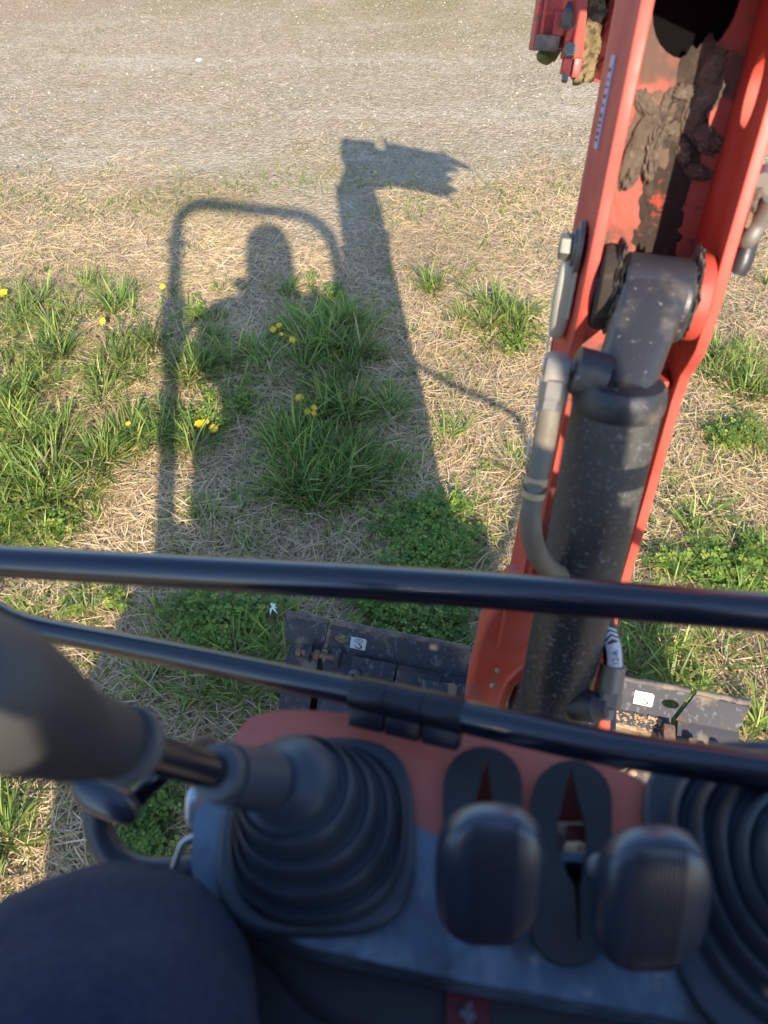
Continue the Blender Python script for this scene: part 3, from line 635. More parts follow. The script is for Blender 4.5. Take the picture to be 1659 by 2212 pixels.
# oddments of hose and clamp on the right flank, seen past the edge
for i, (pts, r, mm) in enumerate([([(1665, 380, 1.02 * Q), (1650, 440, 1.05 * Q), (1622, 500, 1.07 * Q), (1605, 560, 1.08 * Q), (1590, 588, 1.09 * Q)], .013, 'castpaint'), ([(1668, 430, 1.0 * Q), (1640, 480, 1.03 * Q), (1612, 520, 1.05 * Q), (1600, 470, 1.09 * Q)], .011, 'zinc'), ([(1650, 400, 1.0 * Q), (1655, 380, 1.05 * Q), (1640, 410, 1.08 * Q)], .014, 'zinc')]):
    tube('side_hose', [P(*q) for q in pts], r * KS, M[mm], BO, sm=6)
box('hose_clamp', P(1640, 452, 1.03 * Q), A * .022, L * .014, N * .012, M['rust'], BO, .003)
lump('mud_or_shade_clump', P(1632, 425, 1.02 * Q), (A * .02, L * .012, N * .015), M['mud'], BO, seed=77)

# ---- boom foot / swing bracket: pressed red casting at the base
def poly_px(pts, D): return [P(x, y, D) for x, y in pts]
def prism_px(name, pts, D, depth, m, parent, bev=.006):
    """solid whose front outline stands at distance D and which runs back along -N"""
    c = [p for p in poly_px(pts, D)]; q0 = c[0]
    X = L; Y = A
    def flat(p): d = p - q0; return (d.dot(X) / KS ** 2, d.dot(Y) / KS ** 2)
    # push each measured point onto the bracket's own plane (through q0, normal N)
    out = []
    for (x, y) in pts:
        d = P(x, y, 1.0) - V((0, 0, CH)); k = (q0 - V((0, 0, CH))).dot(N) / d.dot(N); out.append(flat(V((0, 0, CH)) + d * k))
    return plate(name, out, [], depth, basis(q0, X, Y, N), m, parent, bev), q0
FT, fq = prism_px('boom_foot', [(1092, 1290), (1062, 1322), (1046, 1345), (1028, 1400), (1018, 1450), (1004, 1505), (996, 1560), (1082, 1590), (1098, 1515), (1112, 1480), (1135, 1450), (1180, 1420), (1300, 1420), (1290, 1590), (1318, 1595), (1330, 1400), (1320, 1290)], 1.34 * Q, .10, M['paint'], EX, .010)
e1, _ = prism_px('foot_pressing', [(1090, 1290), (1086, 1330), (1072, 1400), (1076, 1412), (1110, 1410), (1150, 1385), (1165, 1290)], 1.333 * Q, .012, M['paint'], FT, .006)
e2, _ = prism_px('foot_rib', [(1150, 1432), (1118, 1448), (1092, 1475), (1078, 1510), (1066, 1570), (1084, 1575), (1096, 1520), (1110, 1488), (1138, 1458), (1160, 1450)], 1.331 * Q, .015, M['paint'], FT, .005)
for (x, y) in ((1076, 1450), (1127, 1494), (1065, 1482)):
    lump('mud_chip', P(x, y, 1.33 * Q), (A * .005, L * .005, N * .004), M['mud_tan'], FT, sub=2, seed=x)
box('swing_post', Bp(-.18, .0, -.16), A * .14, L * .05, N * .05, M['castpaint'], FT, .01)
box('frame_beam', Mw(.1, .95, .38), Rv * .09, Fv * .25, Zv * .08, M['castpaint'], EX, .01)

# ---- boom cylinder
c_top = P(1336, 862, .97 * Q); c_bot = P(1176, 1600, 1.30 * Q); cd = (c_bot - c_top).normalized(); CL = (c_bot - c_top).length; CR = .0555 * Q
BC = lathe('boom_cylinder', c_top, cd, [(0, CR), (CL * .5, CR), (CL, CR * .99), (CL + .03, CR * .98), (CL + .035, CR * .6)], M['cylpaint'], EX, seg=64)
cx_, cy_ = frame(cd)
lathe('cylinder_cap', c_top - cd * .020, cd, [(0, CR * .93), (.004, CR * 1.0), (.014, CR * 1.03), (.021, CR * 1.045), (.026, CR * 1.03), (.030, CR * 1.0)], M['castpaint'], BC, seg=64)
# eye and neck as one casting
eye_c = pin + N * .012
bm = bmesh.new(); add_tube(bm, [eye_c - L * .040, eye_c - L * .036, eye_c + L * .036, eye_c + L * .040], [.046 * KS, .050 * KS, .050 * KS, .046 * KS], 48)
from_bm('cylinder_eye', bm, M['castpaint'], BC)
nk = [eye_c - A * .010, eye_c - A * .05 + (c_top - eye_c).normalized() * .0, None, None]
v_ = (c_top - eye_c); pts = [eye_c + v_ * t for t in (0.0, .18, .40, .62, .85, 1.0)]
bm = bmesh.new(); seg = 28; rings = []
for p, (rx, ry), ex_ in zip(pts, [(.0392, .0485), (.0392, .0480), (.0385, .044), (.0375, .039), (.0365, .037), (.037, .036)], (.22, .28, .45, .65, .85, .95)):
    rg = []
    for k in range(seg):
        a = 2 * math.pi * k / seg; f = lambda v: math.copysign(abs(v) ** ex_, v)
        rg.append(bm.verts.new(p + L * f(math.cos(a)) * rx + (v_.normalized().cross(L)).normalized() * f(math.sin(a)) * ry * KS))
    rings.append(rg)
for a, b in zip(rings, rings[1:]):
    for k in range(seg): bm.faces.new((a[k], a[(k + 1) % seg], b[(k + 1) % seg], b[k]))
bm.faces.new(rings[0]); bm.faces.new(rings[-1])
from_bm('cylinder_neck', bm, M['castpaint'], BC)
# port block, elbow, nut, ferrule and tan hose on the left
pc = P(1290, 812, .955 * Q); pe = P(1238, 798, .955 * Q)
lathe('port_block', pc + (pc - pe) * .3, (pe - pc), [(0, .027 * KS), ((pe - pc).length * 1.25, .027 * KS), ((pe - pc).length * 1.3, .024 * KS)], M['castpaint'], BC, seg=32)
e0 = P(1248, 797, .955 * Q); e_1 = P(1206, 792, .955 * Q); e_2 = P(1197, 832, .955 * Q)
tube('fitting_stub', [e0, e_1], .0085 * KS, M['zinc'], BC, seg=16)
box('fitting_elbow', P(1204, 795, .955 * Q), (P(1232, 800, .955 * Q) - P(1204, 795, .955 * Q)), (P(1198, 826, .955 * Q) - P(1204, 795, .955 * Q)) * .95, N * .014, M['zinc'], BC, .006)
hexnut('swivel_nut', P(1199, 826, .955 * Q), P(1189, 878, .955 * Q) - P(1199, 826, .955 * Q), .0165 * KS, .0235 * KS, M['zinc'], BC)
hexnut('hose_nut', P(1192, 862, .955 * Q), P(1183, 900, .955 * Q) - P(1192, 862, .955 * Q), .0142 * KS, .0165 * KS, M['zinc'], BC)
hp = [(1187, 888, .955 * Q), (1180, 930, .957 * Q), (1170, 985, .96 * Q), (1158, 1040, .965 * Q), (1149, 1090, .97 * Q), (1147, 1140, .98 * Q), (1156, 1185, 1.0 * Q), (1178, 1222, 1.03 * Q), (1215, 1245, 1.07 * Q)]
HS = tube('return_hose', [P(*q) for q in hp], [k * KS for k in (.0130, .0130, .0128, .0124, .0124, .0126, .0128, .0126, .0125)], M['hose_tan'], EX, sm=6)
for (y0, y1, x0, x1, mm) in ((1014, 1026, 1163, 1161, 'hose'), (1030, 1046, 1160, 1157, 'hose_band'), (1050, 1056, 1156, 1155, 'hose'), (1060, 1072, 1154.5, 1152, 'hose_band')):
    tube('hose_band', [P(x0, y0, .9635 * Q), P(x1, y1, .967 * Q)], .0132 * KS, M[mm], HS)
HR = .0135 * KS
# right hose with print, ferrule, nut, elbow
q = [(1270, 1290, 1.185 * Q), (1297, 1325, 1.175 * Q), (1313, 1365, 1.17 * Q), (1323, 1405, 1.17 * Q), (1325, 1440, 1.17 * Q)]
RH = tube('pressure_hose', [P(*k) for k in q], HR, M['hose'], EX, sm=8)
lathe('hose_ferrule', P(1325, 1436, 1.17 * Q), P(1316, 1498, 1.175 * Q) - P(1325, 1436, 1.17 * Q), [(0, .0180 * KS), (.002, .0172 * KS), (.030 * KS, .0172 * KS), (.036 * KS, .016 * KS), (.045 * KS, .014 * KS)], M['zinc'], RH)
hexnut('hose_nut', P(1317, 1492, 1.175 * Q), P(1311, 1530, 1.175 * Q) - P(1317, 1492, 1.175 * Q), .0185 * KS, .023 * KS, M['zinc'], RH)
box('hose_elbow', P(1306, 1528, 1.175 * Q), (P(1326, 1530, 1.175 * Q) - P(1306, 1528, 1.175 * Q)), (P(1304, 1544, 1.175 * Q) - P(1306, 1528, 1.175 * Q)), N * .014, M['zinc'], RH, .005)
lathe('port_block', P(1240, 1522, 1.20 * Q), P(1298, 1528, 1.17 * Q) - P(1240, 1522, 1.20 * Q), [(0, .022 * KS), (.036 * KS, .022 * KS), (.040 * KS, .018 * KS), (.052 * KS, .012 * KS)], M['castpaint'], BC)
# white print wrapped on the hose
def wrap(pts2, faces, name, m, parent, lift, y_from, y_to):
    """2D shapes (u along hose in metres, v across) laid on the camera-facing side of the hose"""
    path = spline([P(*k) for k in q], 8); cum = [0]
    for a, b in zip(path, path[1:]): cum.append(cum[-1] + (b - a).length)
    tot = cum[-1]; vs = []
    for u, v in pts2:
        s = tot - u; i = max(0, min(len(path) - 2, next((j for j in range(len(cum) - 1) if cum[j + 1] >= s), len(path) - 2)))
        t = (s - cum[i]) / (cum[i + 1] - cum[i]); p = path[i].lerp(path[i + 1], t); d = (path[i + 1] - path[i]).normalized()
        toc = (V((0, 0, CH)) - p); toc = (toc - d * toc.dot(d)).normalized(); sd = d.cross(toc).normalized()
        if sd.dot(Rv) < 0: sd = -sd
        th = v / HR + .15; vs.append(p + (toc * math.cos(th) + sd * math.sin(th)) * (HR + lift))
    me = bpy.data.meshes.new(name); me.from_pydata([tuple(x) for x in vs], [], faces); me.update(); return link(name, me, m, parent, None)
def grid_band(u0, u1, vfun0, vfun1, nu=10, nv=8):
    pts = []; fs = []
    for i in range(nu + 1):
        u = u0 + (u1 - u0) * i / nu
        for j in range(nv + 1): pts.append((u, vfun0(u) + (vfun1(u) - vfun0(u)) * j / nv))
    for i in range(nu):
        for j in range(nv): a = i * (nv + 1) + j; fs.append((a, a + 1, a + nv + 2, a + nv + 1))
    return pts, fs
b_, f_ = grid_band(.001, .031, lambda u: -.0088, lambda u: .0098); PR = wrap(b_, f_, 'hose_print', M['print'], RH, .0006, 0, 0)
for i in range(3):                                             # chevrons above the white block
    pts = []; fs = []; u0 = .0345 + i * .0052
    for j in range(9):
        v = -.0088 + .0186 * j / 8; k = u0 + .006 * (1 - abs(v - .0005) / .0093) - .004; pts += [(k, v), (k + .0029, v)]
    for j in range(8): fs.append((2 * j, 2 * j + 1, 2 * j + 3, 2 * j + 2))
    wrap(pts, fs, 'chevron_print', M['print'], RH, .0006, 0, 0)
def text_mesh(s, size):
    cu = bpy.data.curves.new('t', 'FONT'); cu.body = s; cu.size = size; cu.fill_mode = 'FRONT'; cu.resolution_u = 3
    o = bpy.data.objects.new('t', cu); COL.objects.link(o); dg = bpy.context.evaluated_depsgraph_get(); dg.update()
    me = bpy.data.meshes.new_from_object(o.evaluated_get(dg)); bpy.data.objects.remove(o)
    bm = bmesh.new(); bm.from_mesh(me); bmesh.ops.triangulate(bm, faces=bm.faces[:])
    for _ in range(2): bmesh.ops.subdivide_edges(bm, edges=[e for e in bm.edges if e.calc_length() > size * .12], cuts=1); bmesh.ops.triangulate(bm, faces=bm.faces[:])
    bm.to_mesh(me); bm.free()
    v = [(x.co.x, x.co.y) for x in me.vertices]; f = [tuple(p.vertices) for p in me.polygons]; bpy.data.meshes.remove(me); return v, f
v_t, f_t = text_mesh('12-A', .0100)
wrap([(x * .9 + .0040, -(y) + .0042) for x, y in v_t], f_t, 'hose_lettering', M['ink'], PR, .0012, 0, 0)
v_t, f_t = text_mesh('H', .016)
wrap([(x + .054, -(y) + .0055) for x, y in v_t], f_t, 'hose_lettering', M['print'], RH, .0008, 0, 0)

# ---- arm, linkage and bucket hanging beyond the boom
D1 = 1.38
tipc = Mw(.02, 1.55, 1.80)
tip = Bp(LA + .31, 0, -.02) + Rv * .085; 
arm_end = P(1345, 40, 1.42)
ARM = None
def beam(name, p, q, hw, hh, m, parent, bev=.006, hw2=None, hh2=None):
    p, q = V(p), V(q); d = (q - p).normalized(); x = L.normalized(); x = (x - d * x.dot(d)).normalized(); y = d.cross(x); bm = bmesh.new()
    r1 = [bm.verts.new(p + x * hw * i + y * hh * j) for i, j in ((-1, -1), (1, -1), (1, 1), (-1, 1))]
    r2 = [bm.verts.new(q + x * (hw2 or hw) * i + y * (hh2 or hh) * j) for i, j in ((-1, -1), (1, -1), (1, 1), (-1, 1))]
    for k in range(4): bm.faces.new((r1[k], r1[(k + 1) % 4], r2[(k + 1) % 4], r2[k]))
    bm.faces.new(r1[::-1]); bm.faces.new(r2)
    if bev: bmesh.ops.bevel(bm, geom=bm.edges[:], offset=bev, segments=2, affect='EDGES')
    return from_bm(name, bm, m, parent)
beam('boom_head', Bp(LA + .06, 0, -.095), tip, .078 * KS / KS, .075, M['paint'], BO, hw2=.050, hh2=.055)
ARM = beam('dipper_arm', tip + A * .03, arm_end, .035, .06, M['red_far'], EX, hh2=.045)
lathe('arm_knuckle', tip - L * .095 + A * .02, L, [(0, .075), (.006, .088), (.160, .088), (.166, .075)], M['paint'], ARM)
beam('bucket_cylinder', tip + A * .03 - N * .06, P(1420, -60, 1.38), .022, .022, M['castpaint'], ARM)
# bucket: curved shell, side cheeks, three teeth; curled so the teeth point right and down
bc = V((.565, 1.56, 1.34)); roll = math.radians(-16)
bX = (V((math.cos(roll), 0, math.sin(roll)))).normalized(); bZ = V((-math.sin(roll), 0, math.cos(roll))); bY = V((0, 1, 0))
BK = empty('bucket', bc); BK.parent = EX; BK.matrix_parent_inverse = EX.matrix_basis.inverted(); BK.location = bc
prof = [(-.09, .165), (-.115, .08), (-.11, -.04), (-.07, -.13), (0, -.165), (.09, -.15), (.15, -.12)]   # (y, z) arc
def bk(x, y, z): return bc + bX * x + bY * y + bZ * z
bm = bmesh.new(); t_ = .008; sp_ = [V((0, a, b)) for a, b in prof]; sp_ = spline(sp_, 4); W_ = .150
r0 = []; 
for xx in (-W_, W_): r0.append([[bm.verts.new(bk(xx, p.y, p.z)), bm.verts.new(bk(xx, p.y * .93, p.z * .93))] for p in sp_])
for i in range(len(sp_) - 1):
    for k in (0, 1): bm.faces.new((r0[0][i][k], r0[0][i + 1][k], r0[1][i + 1][k], r0[1][i][k]))
    for s in (0, 1): bm.faces.new((r0[s][i][0], r0[s][i][1], r0[s][i + 1][1], r0[s][i + 1][0]))
def bpart(name, bm, m):
    return from_bm(name, bm, m, BK)
bpart('bucket_shell', bm, M['red_far'])
for s in (-1, 1):
    bm = bmesh.new(); ring = [bk(s * W_, p.y, p.z) for p in sp_] + [bk(s * W_, .13, .02), bk(s * W_, .02, .13)]
    a = [bm.verts.new(p) for p in ring]; b = [bm.verts.new(p - bX * s * .01) for p in ring]; n_ = len(a)
    bm.faces.new(a); bm.faces.new(b[::-1])
    for i in range(n_): bm.faces.new((a[i], a[(i + 1) % n_], b[(i + 1) % n_], b[i]))
    bpart('side_cheek', bm, M['red_far'])
# teeth along the right cutting edge
for (z, ln, hw_) in ((.075, .13, .026), (.005, .065, .026), (-.065, .035, .02), (-.13, .05, .020)):
    bm = bmesh.new(); o = bk(W_ - .01, .02, z); d = bX * ln - bZ * (ln * .35 if ln > .1 else 0)
    a = [bm.verts.new(o + bZ * hw_ * i + bY * .02 * j) for i, j in ((-1, -1), (1, -1), (1, 1), (-1, 1))]; b = [bm.verts.new(o + d + bZ * hw_ * .3 * i + bY * .006 * j) for i, j in ((-1, -1), (1, -1), (1, 1), (-1, 1))]
    for k in range(4): bm.faces.new((a[k], a[(k + 1) % 4], b[(k + 1) % 4], b[k]))
    bm.faces.new(b); bm.faces.new(a[::-1]); bpart('tooth', bm, M['blade_edge'])
# visible link end left of the boom
cr, cu_ = V((1, 0, 0)), V((0, _s, _c)); cn = V((0, -_c, _s))    # measuring axes only
def lbox(name, x0, y0, x1, y1, D, dep, m, parent, bev=.003, sk=0):
    p = P((x0 + x1) / 2, (y0 + y1) / 2, D); hx = (x1 - x0) / 2 / 1670 * D; hy = (y1 - y0) / 2 / 1670 * D
    X = (bX * .3 + cr * .7).normalized(); Y = (A - X * A.dot(X)).normalized(); Z_ = X.cross(Y)
    return box(name, p, X * hx + Y * sk, Y * hy, Z_ * dep, m, parent, bev)
LK = lbox('bucket_link', 1172, -70, 1242, 92, D1, .03, M['red_far'], EX, .006)
part(LK, 'scratched red bucket link with muddy lower edge')
lbox('link_lip', 1158, 78, 1200, 108, D1, .035, M['blade_edge'], LK, .003, .0)
lbox('link_rib', 1176, -70, 1182, 95, D1 - .03, .004, M['red_far'], LK, .001)
lbox('link_rib', 1196, 28, 1232, 74, D1 - .031, .003, M['red_far'], LK, .002)
lbox('link_edge', 1160, -70, 1173, 96, D1, .022, M['red_far'], LK, .003)
tube('link_pin_cover', [P(1206, 85, D1 + .05), P(1185, 124, D1 + .06)], [.016, .0145], M['olive'], LK, seg=24)
lathe('link_pin_collar', P(1182, 112, D1 + .055), P(1185, 130, D1 + .06) - P(1206, 85, D1 + .05), [(0, .0155), (.012, .0165), (.018, .012)], M['olive'], LK)
lbox('link_bracket', 1218, 60, 1246, 124, D1 - .02, .012, M['red_far'], LK, .003)
hexnut('link_bolt', P(1230, 112, D1 - .035), cn, .013, .010, M['zinc'], LK)
lbox('link_clevis', 1214, 128, 1232, 160, D1 - .02, .012, M['red_far'], LK); lbox('link_clevis', 1234, 128, 1252, 165, D1 - .02, .012, M['red_far'], LK)
tube('grease_bolt', [P(1222, 155, D1 - .02), P(1219, 176, D1 - .02)], .0055, M['zinc'], LK, seg=12)
beam('link_strap', P(1262, -60, D1 - .05), P(1245, 130, D1 - .03), .0105, .006, M['paint'], LK, .002)
tube('link_lever', [P(1231, 8, D1 - .055), P(1226, 40, D1 - .06), P(1230, 62, D1 - .055)], [.005, .011, .008], M['castpaint'], LK, seg=14, sm=3)
# caked strip
from mathutils import noise as mn
bm = bmesh.new(); k = 46; cols = 9; g_ = []
for i in range(k + 1):
    y = -70 + (162 + 70) * i / k; xc = 1296 - 38 * (i / k) ** 1.2; row = []
    for j in range(cols + 1):
        f = j / cols; p = P(xc - 14 + 36 * f, y, D1 - .01); h_ = .012 * mn.noise(p * 60) + .006 * mn.noise(p * 160); row.append(bm.verts.new(p + cn * (h_ + .006)))
    g_.append(row)
for i in range(k):
    for j in range(cols): bm.faces.new((g_[i][j], g_[i][j + 1], g_[i + 1][j + 1], g_[i + 1][j]))
mo = from_bm('caked_mud', bm, M['mud_gold'], LK, 80); sm_ = mo.modifiers.new('s', 'SOLIDIFY'); sm_.thickness = .02; sm_.offset = 1
lbox('link_backing', 1256, -60, 1330, 160, D1 + .03, .012, M['red_far'], LK)

# ---- dozer blade (machine axes: Rv across, Fv forward)
ZT, FB = .25, 1.350
tilt = V((0, 0, 1)) * .93 - Fv * .37                                  # upper plate leans forward at its foot
bl0 = Mw(0, FB, ZT)
uX, uY = Rv, (Zv * .72 + Fv * .69).normalized()                       # up the plate
uN = uX.cross(uY).normalized()
if uN.dot(V((0, 0, 1))) < 0: uN = -uN
def BL(r, u, n=0): return bl0 + Rv * r + uY * u + uN * n
def circ(cx, cy, rx, ry, n=24): return oval(cx, cy, rx, ry, n)
H1 = .062
hzL, hzR = -.375, .345
main = [(-.405, -H1), (-.400, 0), (-.2, .002), (.05, -.001), (.25, .002), (.381, 0), (.352, -H1)]
BLD = plate('dozer_blade', main, [circ(hzL, -.030, .017, .009), circ(hzR, -.030, .017, .009)], .010, basis(bl0, uX, uY, uN), M['blade'], EX, .0015)
plate('blade_extension', [(-.503, -H1 + .006), (-.512, .0), (-.409, .0), (-.414, -H1)], [], .010, basis(bl0, uX, uY, uN), M['blade'], BLD, .0015)
plate('blade_extension', [(.361, -H1), (.390, .0), (.502, -.004), (.486, -H1)], [], .010, basis(bl0, uX, uY, uN), M['blade'], BLD, .0015)
for (a, b) in ((-.511, -.410), (-.398, .0), (.0, .380), (.392, .500)):  # worn bright top edge
    bm = bmesh.new(); k = 14; ps = [BL(a + (b - a) * i / k, .004 + .0012 * random.uniform(-1, 1), -.004) for i in range(k + 1)]
    add_tube(bm, ps, [.0068 * random.uniform(.85, 1.15) for _ in ps], 8); from_bm('worn_edge', bm, M['blade_edge'], BLD, 50)
# mould board below/behind
lowA = bl0 - uY * H1
def low(r, d, n): return Mw(r, FB - .040 - d * .92, ZT - .044 - d * .40 + n)
bm = bmesh.new(); prof = [(0, 0), (.03, .004), (.075, -.006), (.12, -.03), (.14, -.09), (.14, -.20)]
for (r0_, r1_) in ((-.49, -.418), (-.402, .352), (.366, .49)):
    top = []; 
    for r in (r0_, r1_):
        top.append([bm.verts.new(low(r, d, n)) for d, n in prof] + [bm.verts.new(low(r, 0, -.20))])
    for i in range(len(prof)): bm.faces.new((top[0][i], top[0][i + 1], top[1][i + 1], top[1][i]))
    bm.faces.new(top[0]); bm.faces.new(top[1][::-1])
from_bm('blade_box', bm, M['blade'], BLD, 30)
# raised ledges and panel ends
for (r0_, r1_, d0, d1, h) in ((-.34, -.24, .012, .05, .010), (-.235, -.14, .025, .07, .014), (-.10, -.03, .03, .075, .014)):
    o = (low(r0_, d0, h) + low(r1_, d1, h)) / 2; box('blade_ledge', o, Rv * (r1_ - r0_) / 2, (low(0, d1, 0) - low(0, d0, 0)) / 2, Zv * h, M['blade'], BLD, .003)
lump('caked_soil', low(-.115, .045, .012), (Rv * .03, Fv * .022, Zv * .010), M['mud_tan'], BLD, sub=3, seed=2)
lump('caked_soil', low(.0, .05, .012), (Rv * .035, Fv * .022, Zv * .010), M['mud_tan'], BLD, sub=3, seed=5)
# adjusting bolts: left and right
def adj(r, d, s):
    grp = []
    o = low(r, d, .012)
    hexnut('adjusting_bolt', o - Rv * s * .052, Rv * s, .0115, .012, M['rust'], BLD)
    tube('bolt_shank', [o - Rv * s * .045, o + Rv * s * .045], .0065, M['rust'], BLD, seg=12)
    hexnut('lock_nut', o - Rv * s * .010, Rv * s, .0125, .012, M['rust'], BLD)
    for rr2 in (-.022 * s, .045 * s): box('bolt_lug', o + Rv * rr2 - Zv * .004, Rv * .0055, Fv * .016, Zv * .020, M['blade'], BLD, .002)
adj(-.418, .022, 1); adj(.375, .060, -1)
for k in range(2): hexnut('lock_nut', low(.385 + .055 * k, .052 + .004 * k, .020), Rv, .011, .014, M['rust'], BLD)
box('bolt_lug', low(.345, .045, .014), Rv * .012, Fv * .018, Zv * .018, M['rust'], BLD, .003)
tube('lashing_eye', [low(-.335, .055, .0), low(-.335, .05, .02), low(-.322, .05, .024), low(-.322, .06, .0)], .0065, M['collar'], BLD, seg=12, sm=5)
tube('pin_stub', [low(.285, .125, .006), low(.262, .155, .012)], .010, M['mud_tan'], BLD, seg=14)
box('blade_stop', low(.165, .07, .006), Rv * .006, Fv * .028, Zv * .014, M['blade'], BLD, .002)
superell('blade_pad', low(.235, .10, .006), Rv * .04, Fv * .026, Zv * .010, (.7, .7), M['blade'], BLD, n=16)
# crumbled soil on the right ledge
cr_ = []
for i in range(520):
    r = random.uniform(.13, .335); d = random.uniform(.012, .058) - (r - .13) * .03; cr_.append((low(r, d, .002), random.uniform(.0012, .0042)))
bm = bmesh.new()
for p, r in cr_:
    mtx = Matrix.Translation(p) @ Matrix.Rotation(random.uniform(0, 6), 4, 'X') @ Matrix.Diagonal((r, r * random.uniform(.6, 1), r * .8, 1)); bmesh.ops.create_icosphere(bm, subdivisions=1, radius=1, matrix=mtx)
so_ = from_bm('crumbled_soil', bm, M['mud_tan'], BLD, None); so_['kind'] = 'stuff'
lump('caked_soil', low(.22, .035, -.002), (Rv * .10, Fv * .024, Zv * .006), M['mud_tan'], BLD, sub=4, amp=.5, freq=5, seed=31)
lump('caked_soil', low(.455, .05, -.003), (Rv * .03, Fv * .02, Zv * .006), M['mud_tan'], BLD, sub=3, amp=.5, freq=5, seed=35)
# hook stickers
def sticker(rc, uc, s, flip=1):
    h = s / 2; o = BL(rc, uc, .0012); mt = basis(o, uX, uY, uN)
    mt = mt @ Matrix.Diagonal((1, .72, 1, 1)); sq = [(-h, -h * .95), (h * .95, -h), (h, h * .75), (h * .8, h), (-h, h)]
    st = plate('hook_sticker', sq, [], .0010, mt, M['white'], BLD)
    ringo = circ(0, h * .42, h * .52, h * .42); ringi = circ(0, h * .42, h * .45, h * .35)
    up1 = basis(o + uN * .0006, uX, uY, uN) @ Matrix.Diagonal((1, .72, 1, 1))
    plate('sticker_symbol', ringo, [ringi], .0006, up1, M['ink'], st)
    star = []
    for i in range(12): a = math.pi / 6 * i + .26; rr3 = h * (.30 if i % 2 else .17); star.append((rr3 * math.cos(a), h * .42 + rr3 * .8 * math.sin(a)))
    star2 = [(x * .72, h * .42 + (y - h * .42) * .72) for x, y in star]
    plate('sticker_symbol', star, [star2], .0006, up1, M['ink'], st)
    hk = [(0, 0), (.08, -.10), (.28, -.22), (.42, -.38), (.36, -.58), (.10, -.68), (-.16, -.62), (-.34, -.42), (-.40, -.22)]
    wd = [.05, .06, .08, .10, .10, .07, .06, .04, .015]; Lf = []; Rt = []
    for i, (x, y) in enumerate(hk):
        x0, y0 = hk[max(0, i - 1)]; x1, y1 = hk[min(len(hk) - 1, i + 1)]; dx, dy = x1 - x0, y1 - y0; l_ = math.hypot(dx, dy)
        Lf.append(((x - dy / l_ * wd[i]) * h * 1.15 * flip, (y + dx / l_ * wd[i]) * h * 1.15)); Rt.append(((x + dy / l_ * wd[i]) * h * 1.15 * flip, (y - dx / l_ * wd[i]) * h * 1.15))
    plate('sticker_symbol', Lf + Rt[::-1], [], .0006, up1, M['ink'], st)
sticker(-.335, -.032, .036); sticker(.290, -.030, .040)

# ---- tracks and lower frame (mostly hidden under the controls)
def trackmesh(rc):
    bm = bmesh.new(); f0, f1, R_ = .0, .95, .11; path = []
    for i in range(17): a = -math.pi / 2 + math.pi * i / 16; path.append((f1 + R_ * math.cos(a), R_ + R_ * math.sin(a)))
    for i in range(17): a = math.pi / 2 + math.pi * i / 16; path.append((f0 + R_ * math.cos(a), R_ + R_ * math.sin(a)))
    hw = .088; rows = []
    for (f, z) in path:
        fc, zc = (min(max(f, f0), f1), R_); k = .86
        rows.append([bm.verts.new(Mw(rc - hw, f, z + .005)), bm.verts.new(Mw(rc + hw, f, z + .005)), bm.verts.new(Mw(rc + hw, fc + (f - fc) * k, zc + (z - zc) * k + .005)), bm.verts.new(Mw(rc - hw, fc + (f - fc) * k, zc + (z - zc) * k + .005))])
    n_ = len(rows)
    for i in range(n_):
        a, b = rows[i], rows[(i + 1) % n_]
        for k in range(4): bm.faces.new((a[k], a[(k + 1) % 4], b[(k + 1) % 4], b[k]))
    t = from_bm('rubber_track', bm, M['track'], EX)
    bm = bmesh.new(); per = []; 
    pts = path + [path[0]]; cum = [0]
    for a, b in zip(pts, pts[1:]): cum.append(cum[-1] + math.hypot(b[0] - a[0], b[1] - a[1]))
    m_ = 44
    for i in range(m_):
        s = cum[-1] * i / m_; j = next(jj for jj in range(len(cum) - 1) if cum[jj + 1] >= s); u = (s - cum[j]) / (cum[j + 1] - cum[j] + 1e-9)
        f = pts[j][0] + (pts[j + 1][0] - pts[j][0]) * u; z = pts[j][1] + (pts[j + 1][1] - pts[j][1]) * u; dx, dz = pts[j + 1][0] - pts[j][0], pts[j + 1][1] - pts[j][1]; l_ = math.hypot(dx, dz) + 1e-9
        T_ = Fv * (dx / l_) + Zv * (dz / l_); N_ = Fv * (dz / l_) - Zv * (dx / l_); add_box(bm, Mw(rc, f, z + .005) + N_ * .006, Rv * hw * .98, T_ * .014, N_ * .010)
    g = from_bm('track_lugs', bm, M['track'], t); g['kind'] = 'stuff'
    for f in (f0, f1): lathe('track_wheel', Mw(rc - .06, f, R_), Rv, [(0, .05), (.001, .088), (.119, .088), (.12, .05)], M['castpaint'], t)
trackmesh(-.285); trackmesh(.285)
superell('track_guard', Mw(-.285, 1.12, .25), Rv * .085, Fv * .07, Zv * .012, (.5, .6), M['blade'], EX, n=16)
box('lower_frame', Mw(0, .5, .22), Rv * .19, Fv * .45, Zv * .09, M['castpaint'], EX, .01)
box('blade_arm', Mw(-.15, 1.08, .20), Rv * .03, Fv * .19, Zv * .03, M['blade'], EX); box('blade_arm', Mw(.15, 1.08, .20), Rv * .03, Fv * .19, Zv * .03, M['blade'], EX)
lathe('slew_ring', Mw(0, .3, .30), Zv, [(0, .16), (.08, .16)], M['castpaint'], EX)
